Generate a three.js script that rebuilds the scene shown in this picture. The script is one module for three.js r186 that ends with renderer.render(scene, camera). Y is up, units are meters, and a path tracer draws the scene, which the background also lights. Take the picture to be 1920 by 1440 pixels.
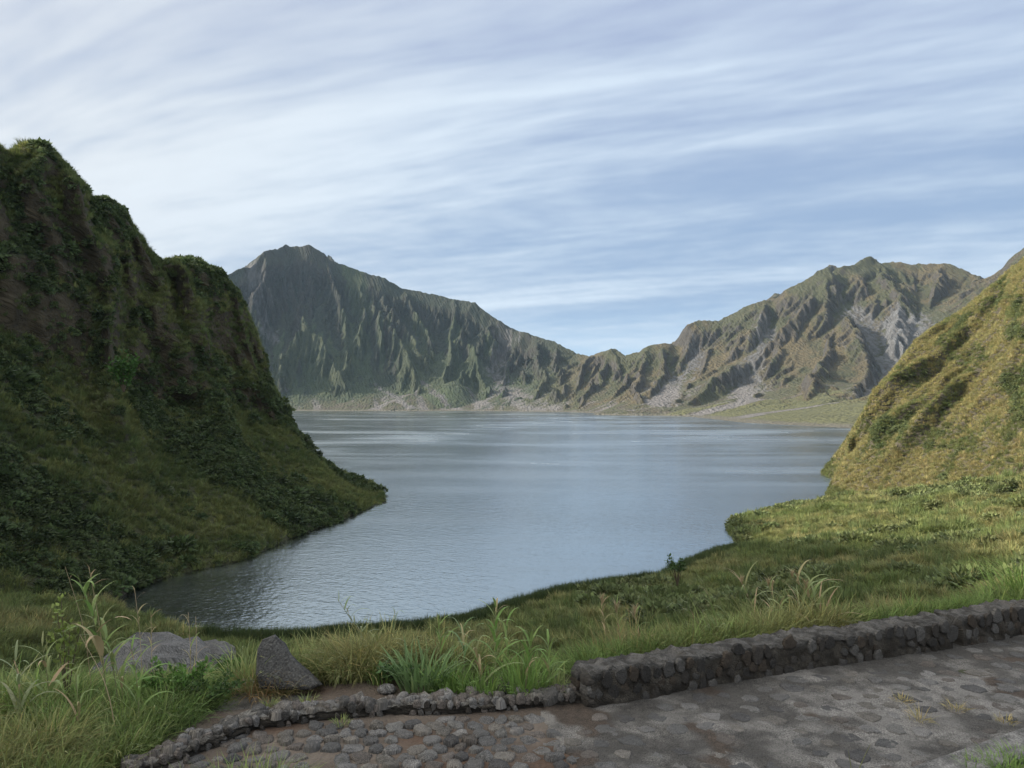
import * as THREE from 'three';
import { mergeGeometries } from 'three/addons/utils/BufferGeometryUtils.js';

// ---------------------------------------------------------------- numbers
const W = 1920, H = 1440, F = 1413, HORIZON = 752;          // the photograph's own pixels
const EYE = new THREE.Vector3(0, 25, 0), PAVE = 22.6;        // lake level is y = 0
const R = THREE.MathUtils.degToRad, clamp = THREE.MathUtils.clamp, lerp = THREE.MathUtils.lerp;
const sstep = (a, b, x) => { const t = clamp((x - a) / (b - a), 0, 1); return t * t * (3 - 2 * t); };
function rng(seed) { let s = seed | 0; return () => { s = (s + 0x6d2b79f5) | 0; let t = Math.imul(s ^ (s >>> 15), 1 | s); t = (t + Math.imul(t ^ (t >>> 7), 61 | t)) ^ t; return ((t ^ (t >>> 14)) >>> 0) / 4294967296; }; }
const PERM = new Uint8Array(512); { const r = rng(77), p = [...Array(256).keys()]; for (let i = 255; i > 0; i--) { const j = Math.floor(r() * (i + 1)); [p[i], p[j]] = [p[j], p[i]]; } for (let i = 0; i < 512; i++) PERM[i] = p[i & 255]; }
const GX = new Float32Array(256), GY = new Float32Array(256); for (let i = 0; i < 256; i++) { GX[i] = Math.cos(i / 256 * 6.2831853); GY[i] = Math.sin(i / 256 * 6.2831853); }
function n2(x, y) {                                           // gradient noise, about -1..1
  const X = Math.floor(x), Y = Math.floor(y), fx = x - X, fy = y - Y, u = fx * fx * fx * (fx * (fx * 6 - 15) + 10), v = fy * fy * fy * (fy * (fy * 6 - 15) + 10), a = X & 255, b = Y & 255;
  const g = (i, j, dx, dy) => { const h = PERM[PERM[(a + i) & 255] + ((b + j) & 255)]; return GX[h] * dx + GY[h] * dy; };
  const p = g(0, 0, fx, fy), q = g(1, 0, fx - 1, fy), r = g(0, 1, fx, fy - 1), s = g(1, 1, fx - 1, fy - 1);
  return 1.5 * (p + u * (q - p) + v * (r + u * (s - r) - p - u * (q - p)));
}
function fbm(x, y, o = 4) { let s = 0, a = 0.5; for (let i = 0; i < o; i++) { s += a * n2(x, y); x = x * 2.03 + 17.1; y = y * 2.03 - 9.7; a *= 0.5; } return s; }
function ridged(x, y, o = 4) { let s = 0, a = 0.5; for (let i = 0; i < o; i++) { s += a * (1 - Math.abs(n2(x, y))); x = x * 2.03 + 31.7; y = y * 2.03 + 5.3; a *= 0.5; } return s; }

// ---------------------------------------------------------------- camera, sky, sun, exposure
const scene = new THREE.Scene();
const camera = new THREE.PerspectiveCamera(2 * THREE.MathUtils.radToDeg(Math.atan(H / 2 / F)), W / H, 0.1, 9000);
camera.position.copy(EYE);
const PITCH = Math.atan((HORIZON - H / 2) / F);
camera.rotation.x = PITCH;
camera.updateMatrixWorld(true);
const renderer = new THREE.WebGLRenderer({ antialias: true });
renderer.toneMapping = THREE.LinearToneMapping;
renderer.toneMappingExposure = 1.68;
renderer.shadowMap.enabled = true;

const SUN_AZ = R(-89), SUN_EL = R(28);                       // to the left, a little ahead, low
const SUN = new THREE.Vector3(Math.sin(SUN_AZ) * Math.cos(SUN_EL), Math.sin(SUN_EL), -Math.cos(SUN_AZ) * Math.cos(SUN_EL));
const sun = new THREE.DirectionalLight(new THREE.Color(1.0, 0.89, 0.73), 4.8);
sun.position.copy(SUN).multiplyScalar(900).add(new THREE.Vector3(40, 0, -200));
sun.target.position.set(40, 0, -200);
sun.castShadow = true; sun.shadow.radius = 3; sun.shadow.mapSize.set(4096, 4096);
Object.assign(sun.shadow.camera, { left: -1300, right: 1300, top: 900, bottom: -900, near: 1, far: 4200 });
sun.name = 'sun';
scene.add(sun, sun.target);
{
  const SW = 3072, SH = 1536, data = new Float32Array(SW * SH * 4);
  const st = [Math.sin(R(-66)), Math.cos(R(-66))], mixc = (a, b, t) => [lerp(a[0], b[0], t), lerp(a[1], b[1], t), lerp(a[2], b[2], t)];
  for (let j = 0; j < SH; j++) {
    const el = ((j + 0.5) / SH - 0.5) * Math.PI, y = Math.sin(el), c = Math.cos(el);
    for (let i = 0; i < SW; i++) {
      const az = ((i + 0.5) / SW - 0.5) * 2 * Math.PI, x = c * Math.cos(az), z = c * Math.sin(az), o = (j * SW + i) * 4;
      const yy = Math.max(y, 0), toSun = x * SUN.x + y * SUN.y + z * SUN.z, near = (toSun + 1) / 2;
      let col = mixc([0.33, 0.47, 0.60], [0.200, 0.28, 0.405], sstep(0, 0.16, yy)); col = mixc(col, [0.215, 0.255, 0.385], sstep(0.15, 0.6, yy));
      const k = 1 / (yy + 0.09), px = x * k, pz = -z * k, al = px * st[0] + pz * st[1], ac = px * st[1] - pz * st[0];
      const wx = 0.5 * n2(al * 0.35 + 3, ac * 0.5), wy = fbm(al * 0.22 + 11, ac * 0.7 + 4, 3);
      const A = ac + 0.38 * wy, B = al + wx;
      let s = 0.5 + 0.50 * fbm(A * 0.62 + 2.3, B * 0.12 + 5, 3) + 0.45 * fbm(A * 1.6 + 7.1, B * 0.25 - 3, 3) + 0.28 * fbm(A * 4.4, B * 1.0, 4) + 0.19 * fbm(A * 16, B * 4.5, 4);
      const patch = 0.6 * n2(px * 0.3 + 9, pz * 0.3 - 2);
      const lean = sstep(0.45, 0.97, near), behind = sstep(0.35, 0.75, yy) * 0.5 + 0.4 * sstep(0.2, -0.5, -z);   // the cirrus thickens towards the sun; overhead and behind, whitened to light the ground
      let cover = sstep(0.08, 1.0, s + 0.2 * patch + 0.62 * lean + behind - 0.13 + 0.13 * sstep(0.34, 0.12, yy)) * (0.8 + 0.2 * sstep(0, 0.1, yy));
      const gl = Math.acos(clamp(toSun, -1, 1)), glow = 7 * Math.exp(-((gl / 0.20) ** 2)) + 1.5 * Math.exp(-gl / 0.26), lit = mixc(mixc([0.43, 0.50, 0.57], [0.48, 0.505, 0.525], sstep(0.5, 0.93, near)), [0.68, 0.68, 0.66], clamp(behind * 1.6 - 0.15, 0, 1));  // sun glow and unseen rear sky raised to brighten the ground
      const cloud = lit.map((v, n) => v * (1 + 0.16 * clamp(s - 0.6, -1, 1)) + glow * [1.0, 0.93, 0.82][n]);
      col = mixc(col, cloud, clamp(cover, 0, 1) * 0.93);
      data[o] = col[0]; data[o + 1] = col[1]; data[o + 2] = col[2]; data[o + 3] = 1;
    }
  }
  const sky = new THREE.DataTexture(data, SW, SH, THREE.RGBAFormat, THREE.FloatType);
  sky.mapping = THREE.EquirectangularReflectionMapping; sky.magFilter = THREE.LinearFilter; sky.needsUpdate = true;
  scene.background = sky; scene.environment = sky;
}

// ---------------------------------------------------------------- helpers
const cP = Math.cos(PITCH), sP = Math.sin(PITCH);
function dirOf(px, py) { const x = px - W / 2, y = H / 2 - py, z = -F; return new THREE.Vector3(x, y * cP - z * sP, y * sP + z * cP); }
function at(px, py, depth) { const d = dirOf(px, py); return d.multiplyScalar(depth / -d.z).add(EYE); }       // at that many metres ahead
function onLevel(px, py, level) { const d = dirOf(px, py); return d.multiplyScalar((level - EYE.y) / d.y).add(EYE); }
function pixelOf(p) { const x = p.x - EYE.x, y0 = p.y - EYE.y, z0 = p.z - EYE.z, y = y0 * cP + z0 * sP, z = -y0 * sP + z0 * cP; return [W / 2 + F * x / -z, H / 2 - F * y / -z, -z]; }
const taken = new Map();
function numbered(name) { const k = (taken.get(name) ?? -1) + 1; taken.set(name, k); return k ? `${name}_${String(k).padStart(3, '0')}` : name; }
function tag(o, label, category, group, kind) { if (label) o.userData.label = label; if (category) o.userData.category = category; if (group) o.userData.group = group; if (kind) o.userData.kind = kind; return o; }
function shade(o) { o.castShadow = true; o.receiveShadow = true; return o; }
function thing(name, pos, turn = 0) { const o = new THREE.Group(); o.name = numbered(name); o.position.copy(pos); o.rotation.y = turn; scene.add(o); return o; }
function part(name, geo, mat, parent) { const m = shade(new THREE.Mesh(geo, mat)); m.name = name; (parent ?? scene).add(m); if (!parent) m.name = numbered(name); return m; }
function gridMesh(nu, nv, fn) {                                  // fn(i, j) -> [x, y, z, r, g, b, u, v]
  const pos = new Float32Array(nu * nv * 3), col = new Float32Array(nu * nv * 3), uv = new Float32Array(nu * nv * 2), idx = [];
  for (let j = 0, n = 0; j < nv; j++) for (let i = 0; i < nu; i++, n++) { const q = fn(i, j); pos.set(q.slice(0, 3), n * 3); col.set(q.slice(3, 6), n * 3); uv.set(q.slice(6, 8), n * 2); }
  for (let j = 0; j < nv - 1; j++) for (let i = 0; i < nu - 1; i++) { const a = j * nu + i, b = a + 1, c = a + nu, d = c + 1; idx.push(a, b, c, b, d, c); }
  const g = new THREE.BufferGeometry();
  g.setAttribute('position', new THREE.BufferAttribute(pos, 3)); g.setAttribute('color', new THREE.BufferAttribute(col, 3)); g.setAttribute('uv', new THREE.BufferAttribute(uv, 2));
  g.setIndex(idx); g.computeVertexNormals();
  return g;
}
function noiseTexture(size, fn, srgb) {                          // fn(u, v) 0..1 -> grey or [r, g, b], bytes; tiles by blending opposite edges
  const d = new Uint8Array(size * size * 4);
  for (let j = 0; j < size; j++) for (let i = 0; i < size; i++) { const q = fn(i / size, j / size), o = (j * size + i) * 4, a = Array.isArray(q) ? q : [q, q, q]; for (let c = 0; c < 3; c++) d[o + c] = clamp(Math.round(a[c] * 255), 0, 255); d[o + 3] = 255; }
  const t = new THREE.DataTexture(d, size, size); t.wrapS = t.wrapT = THREE.RepeatWrapping; t.magFilter = THREE.LinearFilter; t.minFilter = THREE.LinearFilter; if (srgb) t.colorSpace = THREE.SRGBColorSpace; t.needsUpdate = true;
  return t;
}
function tiled(f) { return (u, v) => { const a = f(u, v), b = f(u - 1, v), c = f(u, v - 1), d = f(u - 1, v - 1), s = sstep(0, 1, u), t = sstep(0, 1, v); return (a * (1 - s) + b * s) * (1 - t) + (c * (1 - s) + d * s) * t; }; }
function rep(t, x, y = x) { const c = t.clone(); c.repeat.set(x, y); c.needsUpdate = true; return c; }
const T = {
  rough: noiseTexture(512, tiled((u, v) => 0.5 + 0.75 * fbm(u * 9 + 3, v * 9, 6))),
  grit: noiseTexture(512, tiled((u, v) => 0.5 + 0.5 * fbm(u * 40, v * 40 + 3, 4) + 0.3 * fbm(u * 8, v * 8, 3))),
  lichen: noiseTexture(512, tiled((u, v) => { const a = fbm(u * 14, v * 14, 5), b = fbm(u * 46 + 3, v * 46, 4), c = fbm(u * 5 + 8, v * 5, 3); return clamp(0.56 + 0.42 * a + 0.30 * c + 0.34 * sstep(0.10, 0.30, b) - 0.34 * sstep(0.08, 0.32, -b + 0.25 * a), 0.08, 1); })),
  tint: noiseTexture(512, tiled((u, v) => 0.80 + 0.24 * fbm(u * 24, v * 24 + 9, 5) + 0.12 * fbm(u * 5, v * 5 + 1, 3))),
};
function polyDist(poly, x, z) {                                  // to an open polyline of {x, z}: [distance, segment + share]
  let best = 1e18, at_ = 0;
  for (let i = 0; i < poly.length - 1; i++) { const a = poly[i], b = poly[i + 1], dx = b.x - a.x, dz = b.z - a.z, t = clamp(((x - a.x) * dx + (z - a.z) * dz) / (dx * dx + dz * dz || 1), 0, 1), ex = a.x + t * dx - x, ez = a.z + t * dz - z, q = ex * ex + ez * ez; if (q < best) { best = q; at_ = i + t; } }
  return [Math.sqrt(best), at_];
}
function inPoly(poly, x, z) { let s = false; for (let i = 0, j = poly.length - 1; i < poly.length; j = i++) { const a = poly[i], b = poly[j]; if ((a.z > z) !== (b.z > z) && x < (b.x - a.x) * (z - a.z) / (b.z - a.z) + a.x) s = !s; } return s; }
const along = (arr, t) => { const i = clamp(Math.floor(t), 0, arr.length - 2), f = t - i; return arr[i] + (arr[i + 1] - arr[i]) * f; };
const smax = (a, b, k) => { const h = clamp(0.5 + 0.5 * (a - b) / k, 0, 1); return b + (a - b) * h + k * h * (1 - h); };

// ---------------------------------------------------------------- the crater wall: one height field, worn by rain, parted at the saddle into two mountains
const CELL = 3.2, X0 = -1150, X1 = 1560, Z0 = -2900, Z1 = -640, NX = Math.round((X1 - X0) / CELL), NZ = Math.round((Z1 - Z0) / CELL);
const hf = new Float32Array(NX * NZ), scree = new Float32Array(NX * NZ), rib = new Float32Array(NX * NZ), nearCrest = new Float32Array(NX * NZ);
const CREST = [[-60, 560, 2150, .3], [180, 545, 2150, .3], [330, 535, 2200, .3], [415, 520, 2300, .3], [440, 508, 2330, .3], [470, 490, 2370, .3], [495, 470, 2420, .3], [520, 465, 2450, .3], [536, 457, 2480, .3], [548, 461, 2490, .3], [580, 458, 2500, .3], [600, 469, 2500, .3], [640, 495, 2500, .3], [685, 510, 2500, .3], [720, 520, 2500, .3], [755, 540, 2500, .28], [800, 548, 2500, .28], [850, 560, 2480, .28], [890, 566, 2450, .28], [920, 590, 2420, .28], [960, 615, 2380, .26], [1000, 628, 2330, .24], [1040, 640, 2280, .2], [1080, 660, 2230, .16], [1105, 668, 2180, .1],
  [1130, 660, 2080, .05], [1150, 652, 2030, .05], [1170, 665, 1990, .06], [1200, 660, 1960, .08], [1215, 648, 1950, .1], [1240, 645, 1950, .1], [1270, 640, 1960, .06], [1285, 610, 1970, .05], [1310, 602, 1980, .05], [1350, 600, 1980, .05], [1400, 575, 1960, .1], [1440, 560, 1950, .16], [1480, 540, 1940, .2], [1520, 520, 1930, .22], [1555, 497, 1920, .24], [1600, 498, 1970, .26], [1635, 477, 2000, .3], [1650, 490, 2000, .3], [1690, 492, 1990, .34], [1720, 495, 1980, .36], [1780, 492, 1930, .4], [1820, 510, 1890, .4], [1855, 522, 1850, .4], [1880, 505, 1800, .4], [1905, 475, 1740, .4], [1960, 440, 1660, .4], [2060, 430, 1500, .4], [2250, 400, 1300, .4]];
const crest = CREST.map(([px, py, d, tf]) => { const p = at(px, py, d); p.tf = tf; return p; });
const SHORE = [[-60, 772], [300, 771], [535, 770.3], [700, 770.3], [900, 770.4], [1050, 772], [1130, 775], [1250, 778], [1310, 783], [1400, 793], [1500, 798], [1600, 803], [1800, 815], [2100, 840]];
const farShore = SHORE.map(([px, py]) => onLevel(px, py, 0));
const crestY = crest.map((p) => p.y), crestTf = crest.map((p) => p.tf);
function crater(x, z) {                                          // the plain crater wall, before spurs and gullies
  const [ds, is] = polyDist(farShore, x, z), [dc, ic] = polyDist(crest, x, z);
  const sa = farShore[Math.min(Math.floor(is), farShore.length - 2)], sb = farShore[Math.min(Math.floor(is), farShore.length - 2) + 1];
  const inland = (sb.x - sa.x) * (z - sa.z) - (sb.z - sa.z) * (x - sa.x) < 0;
  if (!inland) return [-0.22 * ds, dc, ds, -1];
  const ca = crest[Math.min(Math.floor(ic), crest.length - 2)], cb = crest[Math.min(Math.floor(ic), crest.length - 2) + 1];
  const beyond = (cb.x - ca.x) * (z - ca.z) - (cb.z - ca.z) * (x - ca.x) < 0, top = along(crestY, ic), tf = along(crestTf, ic);
  if (beyond) return [top - 0.55 * dc, dc, ds, 1];
  const face = (ds + dc) * (1 - tf), f = clamp(1 - dc / face, -1, 1), up = f > 0 ? Math.pow(f, 1.12) : f;
  const fan = Math.min(0.055 * ds + 0.00045 * ds * ds, 46 + 0.02 * ds) ;
  return [smax(fan, top * up, 8), dc, ds, clamp(1 - dc / (ds + dc), 0, 1)];
}
function hitCrater(px, py, from = 700, to = 2700) {
  const d = dirOf(px, py); d.multiplyScalar(1 / -d.z);
  for (let t = from; t < to; t += 6) { if (EYE.y + d.y * t < crater(EYE.x + d.x * t, EYE.z - t)[0]) return t; }
  return to;
}
// Spurs and gullies as they run in the picture: [rise towards the eye in metres, slope of the flanks, then points]. Each point is set on the plain wall where its sight line meets it.
const SPURS = [
  [70, 1.66, [500, 478], [478, 560], [480, 640], [500, 735]], [91, 1.31, [560, 560], [569, 606], [600, 640], [646, 712], [668, 742]], [84, 1.57, [569, 606], [535, 660], [505, 735]],
  [61, 1.75, [610, 480], [640, 540], [660, 590], [668, 640]], [79, 1.75, [650, 560], [662, 610], [655, 660]], [94, 1.57, [700, 556], [716, 590], [742, 622], [765, 660], [782, 722]], [76, 1.75, [700, 556], [682, 600], [660, 640], [650, 700]],
  [79, 1.75, [719, 545], [735, 582], [762, 614], [782, 640], [802, 682], [812, 712]], [74, 1.84, [790, 600], [808, 625], [822, 660], [826, 700]], [88, 1.93, [853, 604], [842, 645], [832, 706]], [76, 1.93, [853, 604], [860, 660], [858, 712]],
  [91, 1.84, [869, 606], [878, 645], [912, 698], [918, 715]], [74, 1.93, [869, 606], [866, 670], [862, 715]], [76, 1.93, [911, 625], [922, 660], [928, 700]], [67, 1.93, [962, 648], [950, 690], [942, 714]], [74, 1.75, [1000, 640], [1022, 690], [1040, 728]], [67, 1.84, [990, 650], [985, 700], [982, 730]], [67, 1.75, [1040, 650], [1058, 700], [1068, 740]],
  [61, 1.75, [620, 470], [690, 560]], [55, 1.75, [760, 545], [800, 610]], [55, 1.75, [850, 562], [853, 604]], [55, 1.75, [920, 592], [930, 640]],
  // right mountain
  [77, 1.04, [1555, 497], [1522, 560], [1474, 608], [1430, 634], [1395, 655], [1330, 730], [1270, 768]], [66, 1.10, [1456, 542], [1440, 570], [1400, 620], [1360, 675], [1300, 715], [1262, 755]],
  [48, 1.04, [1474, 608], [1440, 690], [1420, 742]], [66, 1.30, [1555, 497], [1558, 565], [1566, 612], [1545, 665], [1520, 742]], [64, 1.17, [1605, 548], [1590, 575], [1622, 605], [1636, 648], [1615, 700], [1598, 735]],
  [51, 1.17, [1590, 575], [1560, 640], [1545, 690]], [57, 1.23, [1637, 478], [1650, 510], [1690, 548], [1676, 600]], [44, 1.30, [1690, 548], [1730, 600], [1725, 650]], [55, 1.23, [1765, 495], [1752, 535], [1738, 590], [1745, 640]], [44, 1.23, [1830, 515], [1800, 570], [1770, 620]],
  [42, 1.30, [1350, 602], [1330, 650], [1318, 690]], [44, 1.30, [1310, 604], [1290, 640], [1272, 668]], [40, 1.30, [1150, 654], [1165, 690], [1190, 720], [1205, 756]], [37, 1.30, [1215, 650], [1205, 690], [1190, 735]], [37, 1.30, [1150, 654], [1120, 710], [1090, 758]], [37, 1.30, [1240, 647], [1245, 690], [1222, 735]],
];
const GULLIES = [  // [depth, half width, scree, points]
  [34, 26, 0, [1575, 505], [1592, 548], [1560, 615], [1540, 665]], [40, 42, 1, [1604, 548], [1632, 598], [1662, 650], [1672, 680], [1645, 728]], [30, 34, 1, [1447, 606], [1412, 652], [1401, 700], [1404, 742]], [22, 40, 1, [1310, 655], [1265, 705], [1242, 752]],
  [18, 70, 1.3, [1690, 585], [1700, 620], [1690, 665]], [20, 34, 1, [470, 495], [490, 560], [488, 600], [502, 645]], [26, 24, 0, [655, 560], [672, 640], [668, 700], [690, 742]], [22, 22, 0, [828, 600], [828, 700], [820, 738]], [24, 22, 0, [862, 610], [860, 714]], [26, 40, 1, [950, 625], [930, 680], [945, 728]], [24, 22, 0, [980, 640], [972, 700], [985, 735]],
];
const lines = [];
for (const [rise, slope, ...pts] of SPURS) lines.push({ rise, slope, pts: pts.map(([px, py], k) => { const t = hitCrater(px, py), back = k ? rise : rise * 0.15; return at(px, py, t - back); }) });
const cuts = GULLIES.map(([depth, half, rocky, ...pts]) => ({ depth, half, rocky, pts: pts.map(([px, py]) => at(px, py, hitCrater(px, py))) }));
for (const l of [...lines, ...cuts]) { l.ys = l.pts.map((p) => p.y); const m = 260; l.box = [Math.min(...l.pts.map((p) => p.x)) - m, Math.max(...l.pts.map((p) => p.x)) + m, Math.min(...l.pts.map((p) => p.z)) - m, Math.max(...l.pts.map((p) => p.z)) + m]; }
const FANS = [[850, 711, 2110, .62], [916, 726, 2100, .58], [1242, 752, 1420, .2], [770, 738, 2080, .3], [690, 742, 2090, .28], [1404, 744, 1330, .2], [1450, 748, 1250, .22], [1510, 752, 1180, .18], [640, 750, 2090, .25], [960, 741, 2010, .35]].map(([px, py, d, s]) => { const p = at(px, py, d); return { x: p.x, z: p.z, y: p.y, s }; });
const WASHES = [[20, [1340, 790], [1420, 777], [1490, 767], [1560, 755]], [26, [1290, 781], [1390, 768], [1420, 754]], [34, [1242, 745], [1240, 777]], [16, [1240, 740], [1190, 776]], [14, [700, 740], [740, 755], [770, 769]], [16, [770, 736], [800, 752], [860, 768]], [13, [870, 742], [905, 755], [920, 768]], [24, [935, 730], [965, 752], [1010, 770]], [12, [985, 738], [1040, 768]], [12, [790, 748], [700, 769]], [9, [925, 738], [890, 768]]].map(([half, ...pts]) => ({ half, pts: pts.map(([px, py]) => { const p = at(px, py, hitCrater(px, py, 700, 2400)); return p; }) }));
for (let j = 0; j < NZ; j++) for (let i = 0; i < NX; i++) {
  const x = X0 + i * CELL, z = Z0 + j * CELL, wx = x + 26 * fbm(x / 150, z / 150, 3) + 7 * fbm(x / 36 + 5, z / 36, 2), wz = z + 26 * fbm(x / 150 + 40, z / 150, 3) + 7 * fbm(x / 36, z / 36 + 8, 2);
  let [h, dc, ds, t] = crater(x, z), sc = 0, rb = 0;
  const inside = t > 0 && t < 1;
  if (t > 0) {
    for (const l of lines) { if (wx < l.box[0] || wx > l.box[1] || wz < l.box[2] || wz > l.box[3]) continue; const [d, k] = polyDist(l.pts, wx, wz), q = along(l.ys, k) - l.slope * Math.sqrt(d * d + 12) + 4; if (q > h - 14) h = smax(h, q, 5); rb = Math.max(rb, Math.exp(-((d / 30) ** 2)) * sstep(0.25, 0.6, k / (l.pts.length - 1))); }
    for (const l of cuts) { if (wx < l.box[0] || wx > l.box[1] || wz < l.box[2] || wz > l.box[3]) continue; const [d] = polyDist(l.pts, wx, wz); const g = Math.exp(-((d / l.half) ** 2)); h -= l.depth * g; if (l.rocky) sc = Math.max(sc, l.rocky * Math.exp(-((d / l.half / 1.15) ** 2))); }
    const env = inside ? sstep(0.05, 0.35, t) * (1 - 0.75 * sstep(0.85, 1, t)) : 0.6;
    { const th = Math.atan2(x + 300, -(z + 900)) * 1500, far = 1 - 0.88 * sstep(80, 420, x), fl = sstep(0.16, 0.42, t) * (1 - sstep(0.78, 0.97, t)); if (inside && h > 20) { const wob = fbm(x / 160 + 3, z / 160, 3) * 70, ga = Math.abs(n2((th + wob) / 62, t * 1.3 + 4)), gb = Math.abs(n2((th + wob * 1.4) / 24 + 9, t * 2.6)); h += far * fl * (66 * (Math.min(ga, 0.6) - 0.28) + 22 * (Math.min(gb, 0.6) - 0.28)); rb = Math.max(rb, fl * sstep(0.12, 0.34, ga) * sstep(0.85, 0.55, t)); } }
    if (h > 20) h += env * ((x < 150 ? 11 : 9) * (ridged(wx / 120, wz / 110, 4) - 0.62) + 7 * fbm(x / 22, z / 22, 3));
  }
  if (h > -2 && h < 75) for (const l of WASHES) { const [d] = polyDist(l.pts, wx, wz); if (d < l.half * 2) sc = Math.max(sc, 0.9 * Math.exp(-((d / l.half) ** 2)) + 1e-3); }
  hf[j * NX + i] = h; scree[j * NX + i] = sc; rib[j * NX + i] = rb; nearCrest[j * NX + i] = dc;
}
// rain: droplets that carry soil downhill
{
  const r = rng(5), n = 800000, RAD = 1, w = [];
  let sum = 0; for (let b = -RAD; b <= RAD; b++) for (let a = -RAD; a <= RAD; a++) { const q = Math.max(0, RAD + 0.3 - Math.hypot(a, b)); if (q > 0) { w.push([b * NX + a, q]); sum += q; } } for (const q of w) q[1] /= sum;
  const S = 1 / CELL; for (let i = 0; i < hf.length; i++) hf[i] *= S;
  for (let k = 0; k < n; k++) {
    let x = 4 + r() * (NX - 9), y = 4 + r() * (NZ - 9), dx = 0, dy = 0, v = 1, water = 1, soil = 0;
    if (hf[Math.floor(y) * NX + Math.floor(x)] < 4 || nearCrest[Math.floor(y) * NX + Math.floor(x)] < 40) continue;
    for (let s = 0; s < 70; s++) {
      const X = Math.floor(x), Y = Math.floor(y), u = x - X, t = y - Y, i = Y * NX + X, a = hf[i], b = hf[i + 1], c = hf[i + NX], d = hf[i + NX + 1];
      const gx = (b - a) * (1 - t) + (d - c) * t, gy = (c - a) * (1 - u) + (d - b) * u, h = a * (1 - u) * (1 - t) + b * u * (1 - t) + c * (1 - u) * t + d * u * t;
      dx = dx * 0.25 - gx * 0.75; dy = dy * 0.25 - gy * 0.75; const l = Math.hypot(dx, dy); if (l < 1e-6) break; dx /= l; dy /= l; x += dx; y += dy;
      if (x < 4 || y < 4 || x > NX - 5 || y > NZ - 5) break;
      const X2 = Math.floor(x), Y2 = Math.floor(y), u2 = x - X2, t2 = y - Y2, i2 = Y2 * NX + X2, h2 = hf[i2] * (1 - u2) * (1 - t2) + hf[i2 + 1] * u2 * (1 - t2) + hf[i2 + NX] * (1 - u2) * t2 + hf[i2 + NX + 1] * u2 * t2, fall = h2 - h;
      if (h2 < 1.2) break;
      const cap = Math.max(-fall * v * water * (X0 + x * CELL < 150 ? 2.0 : 1.1), 0.01);
      if (soil > cap || fall > 0) { const q = fall > 0 ? Math.min(fall, soil) : (soil - cap) * 0.25; soil -= q; hf[i] += q * (1 - u) * (1 - t); hf[i + 1] += q * u * (1 - t); hf[i + NX] += q * (1 - u) * t; hf[i + NX + 1] += q * u * t; }
      else { const q = Math.min((cap - soil) * 0.2, -fall); for (const [o, ww] of w) hf[i + o] -= q * ww; soil += q; }
      v = Math.sqrt(Math.max(0.01, v * v - fall * 1.2)); if (v > 5) v = 5; water *= 0.985;
    }
  }
  for (let i = 0; i < hf.length; i++) hf[i] *= CELL;
  // fans and grassy cones of fallen stuff lie on what the rain has cut
  for (let j = 0; j < NZ; j++) for (let i = 0; i < NX; i++) { const x = X0 + i * CELL, z = Z0 + j * CELL, n = j * NX + i; for (const f of FANS) { const d = Math.hypot(x - f.x, z - f.z); if (d > 330) continue; const q = f.y - f.s * Math.sqrt(d * d + 60) + 2.5 * fbm(x / 40, z / 40, 3) + 4 * Math.abs(n2(Math.atan2(x - f.x, z - f.z) * 5, d / 90)); if (q > -3 && q > hf[n] - 6) hf[n] = smax(hf[n], q, 3); } }
}
// the skyline: heights eased, azimuth by azimuth, until the crest stands as high as it does
{
  const B = 720, a0 = -0.62, a1 = 0.78, seen = new Float32Array(B).fill(-1), want = new Float32Array(B), outline = CREST.slice(2).filter((c) => c[0] < 1930).map(([px, py]) => [(px - W / 2) / F, (HORIZON - py) / F]);
  const bin = (x, z) => ((x / -z) - a0) / (a1 - a0) * B;
  for (let j = 0; j < NZ; j++) for (let i = 0; i < NX; i++) { const x = X0 + i * CELL, z = Z0 + j * CELL, b = Math.round(bin(x, z)); if (b < 0 || b >= B) continue; const e = (hf[j * NX + i] - EYE.y) / -z; if (e > seen[b]) seen[b] = e; }
  const ratio = new Float32Array(B).fill(1);
  for (let b = 0; b < B; b++) { const s = a0 + (b + 0.5) / B * (a1 - a0); let k = outline.findIndex((o) => o[0] > s); if (k < 1) continue; const [p, q] = [outline[k - 1], outline[k]], t = (s - p[0]) / (q[0] - p[0]); want[b] = p[1] + (q[1] - p[1]) * t; if (seen[b] > 0.005) ratio[b] = clamp((want[b] + 0.0115) / (seen[b] + 0.0115), 0.7, 1.5); }
  const soft = ratio.map((_, b) => { let s = 0, n = 0; for (let k = -3; k <= 3; k++) { const q = ratio[clamp(b + k, 0, B - 1)]; s += q; n++; } return s / n; });
  for (let j = 0; j < NZ; j++) for (let i = 0; i < NX; i++) { const x = X0 + i * CELL, z = Z0 + j * CELL, b = clamp(bin(x, z), 0, B - 1.001), k = Math.floor(b), f = lerp(soft[k], soft[k + 1], b - k), n = j * NX + i; if (hf[n] > 0) hf[n] *= lerp(1, f, sstep(10, 90, hf[n])); if (nearCrest[n] < 70 && hf[n] > 40) hf[n] += (1 - nearCrest[n] / 70) * (5 * fbm(x / 14, z / 14, 3) + 4 * fbm(x / 40 + 3, z / 40, 2)); }
}
const C_GRASS_L = [0.060, 0.086, 0.037], C_GRASS_D = [0.030, 0.047, 0.027], C_ROCK_D = [0.060, 0.054, 0.048], C_ROCK = [0.09, 0.084, 0.08], C_PALE = [0.165, 0.17, 0.18], C_GOLD = [0.118, 0.096, 0.050], C_FANGR = [0.12, 0.125, 0.055];
const mix3 = (a, b, t) => [a[0] + (b[0] - a[0]) * t, a[1] + (b[1] - a[1]) * t, a[2] + (b[2] - a[2]) * t];
const bumpFar = rep(T.rough, 1 / 60);
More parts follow.
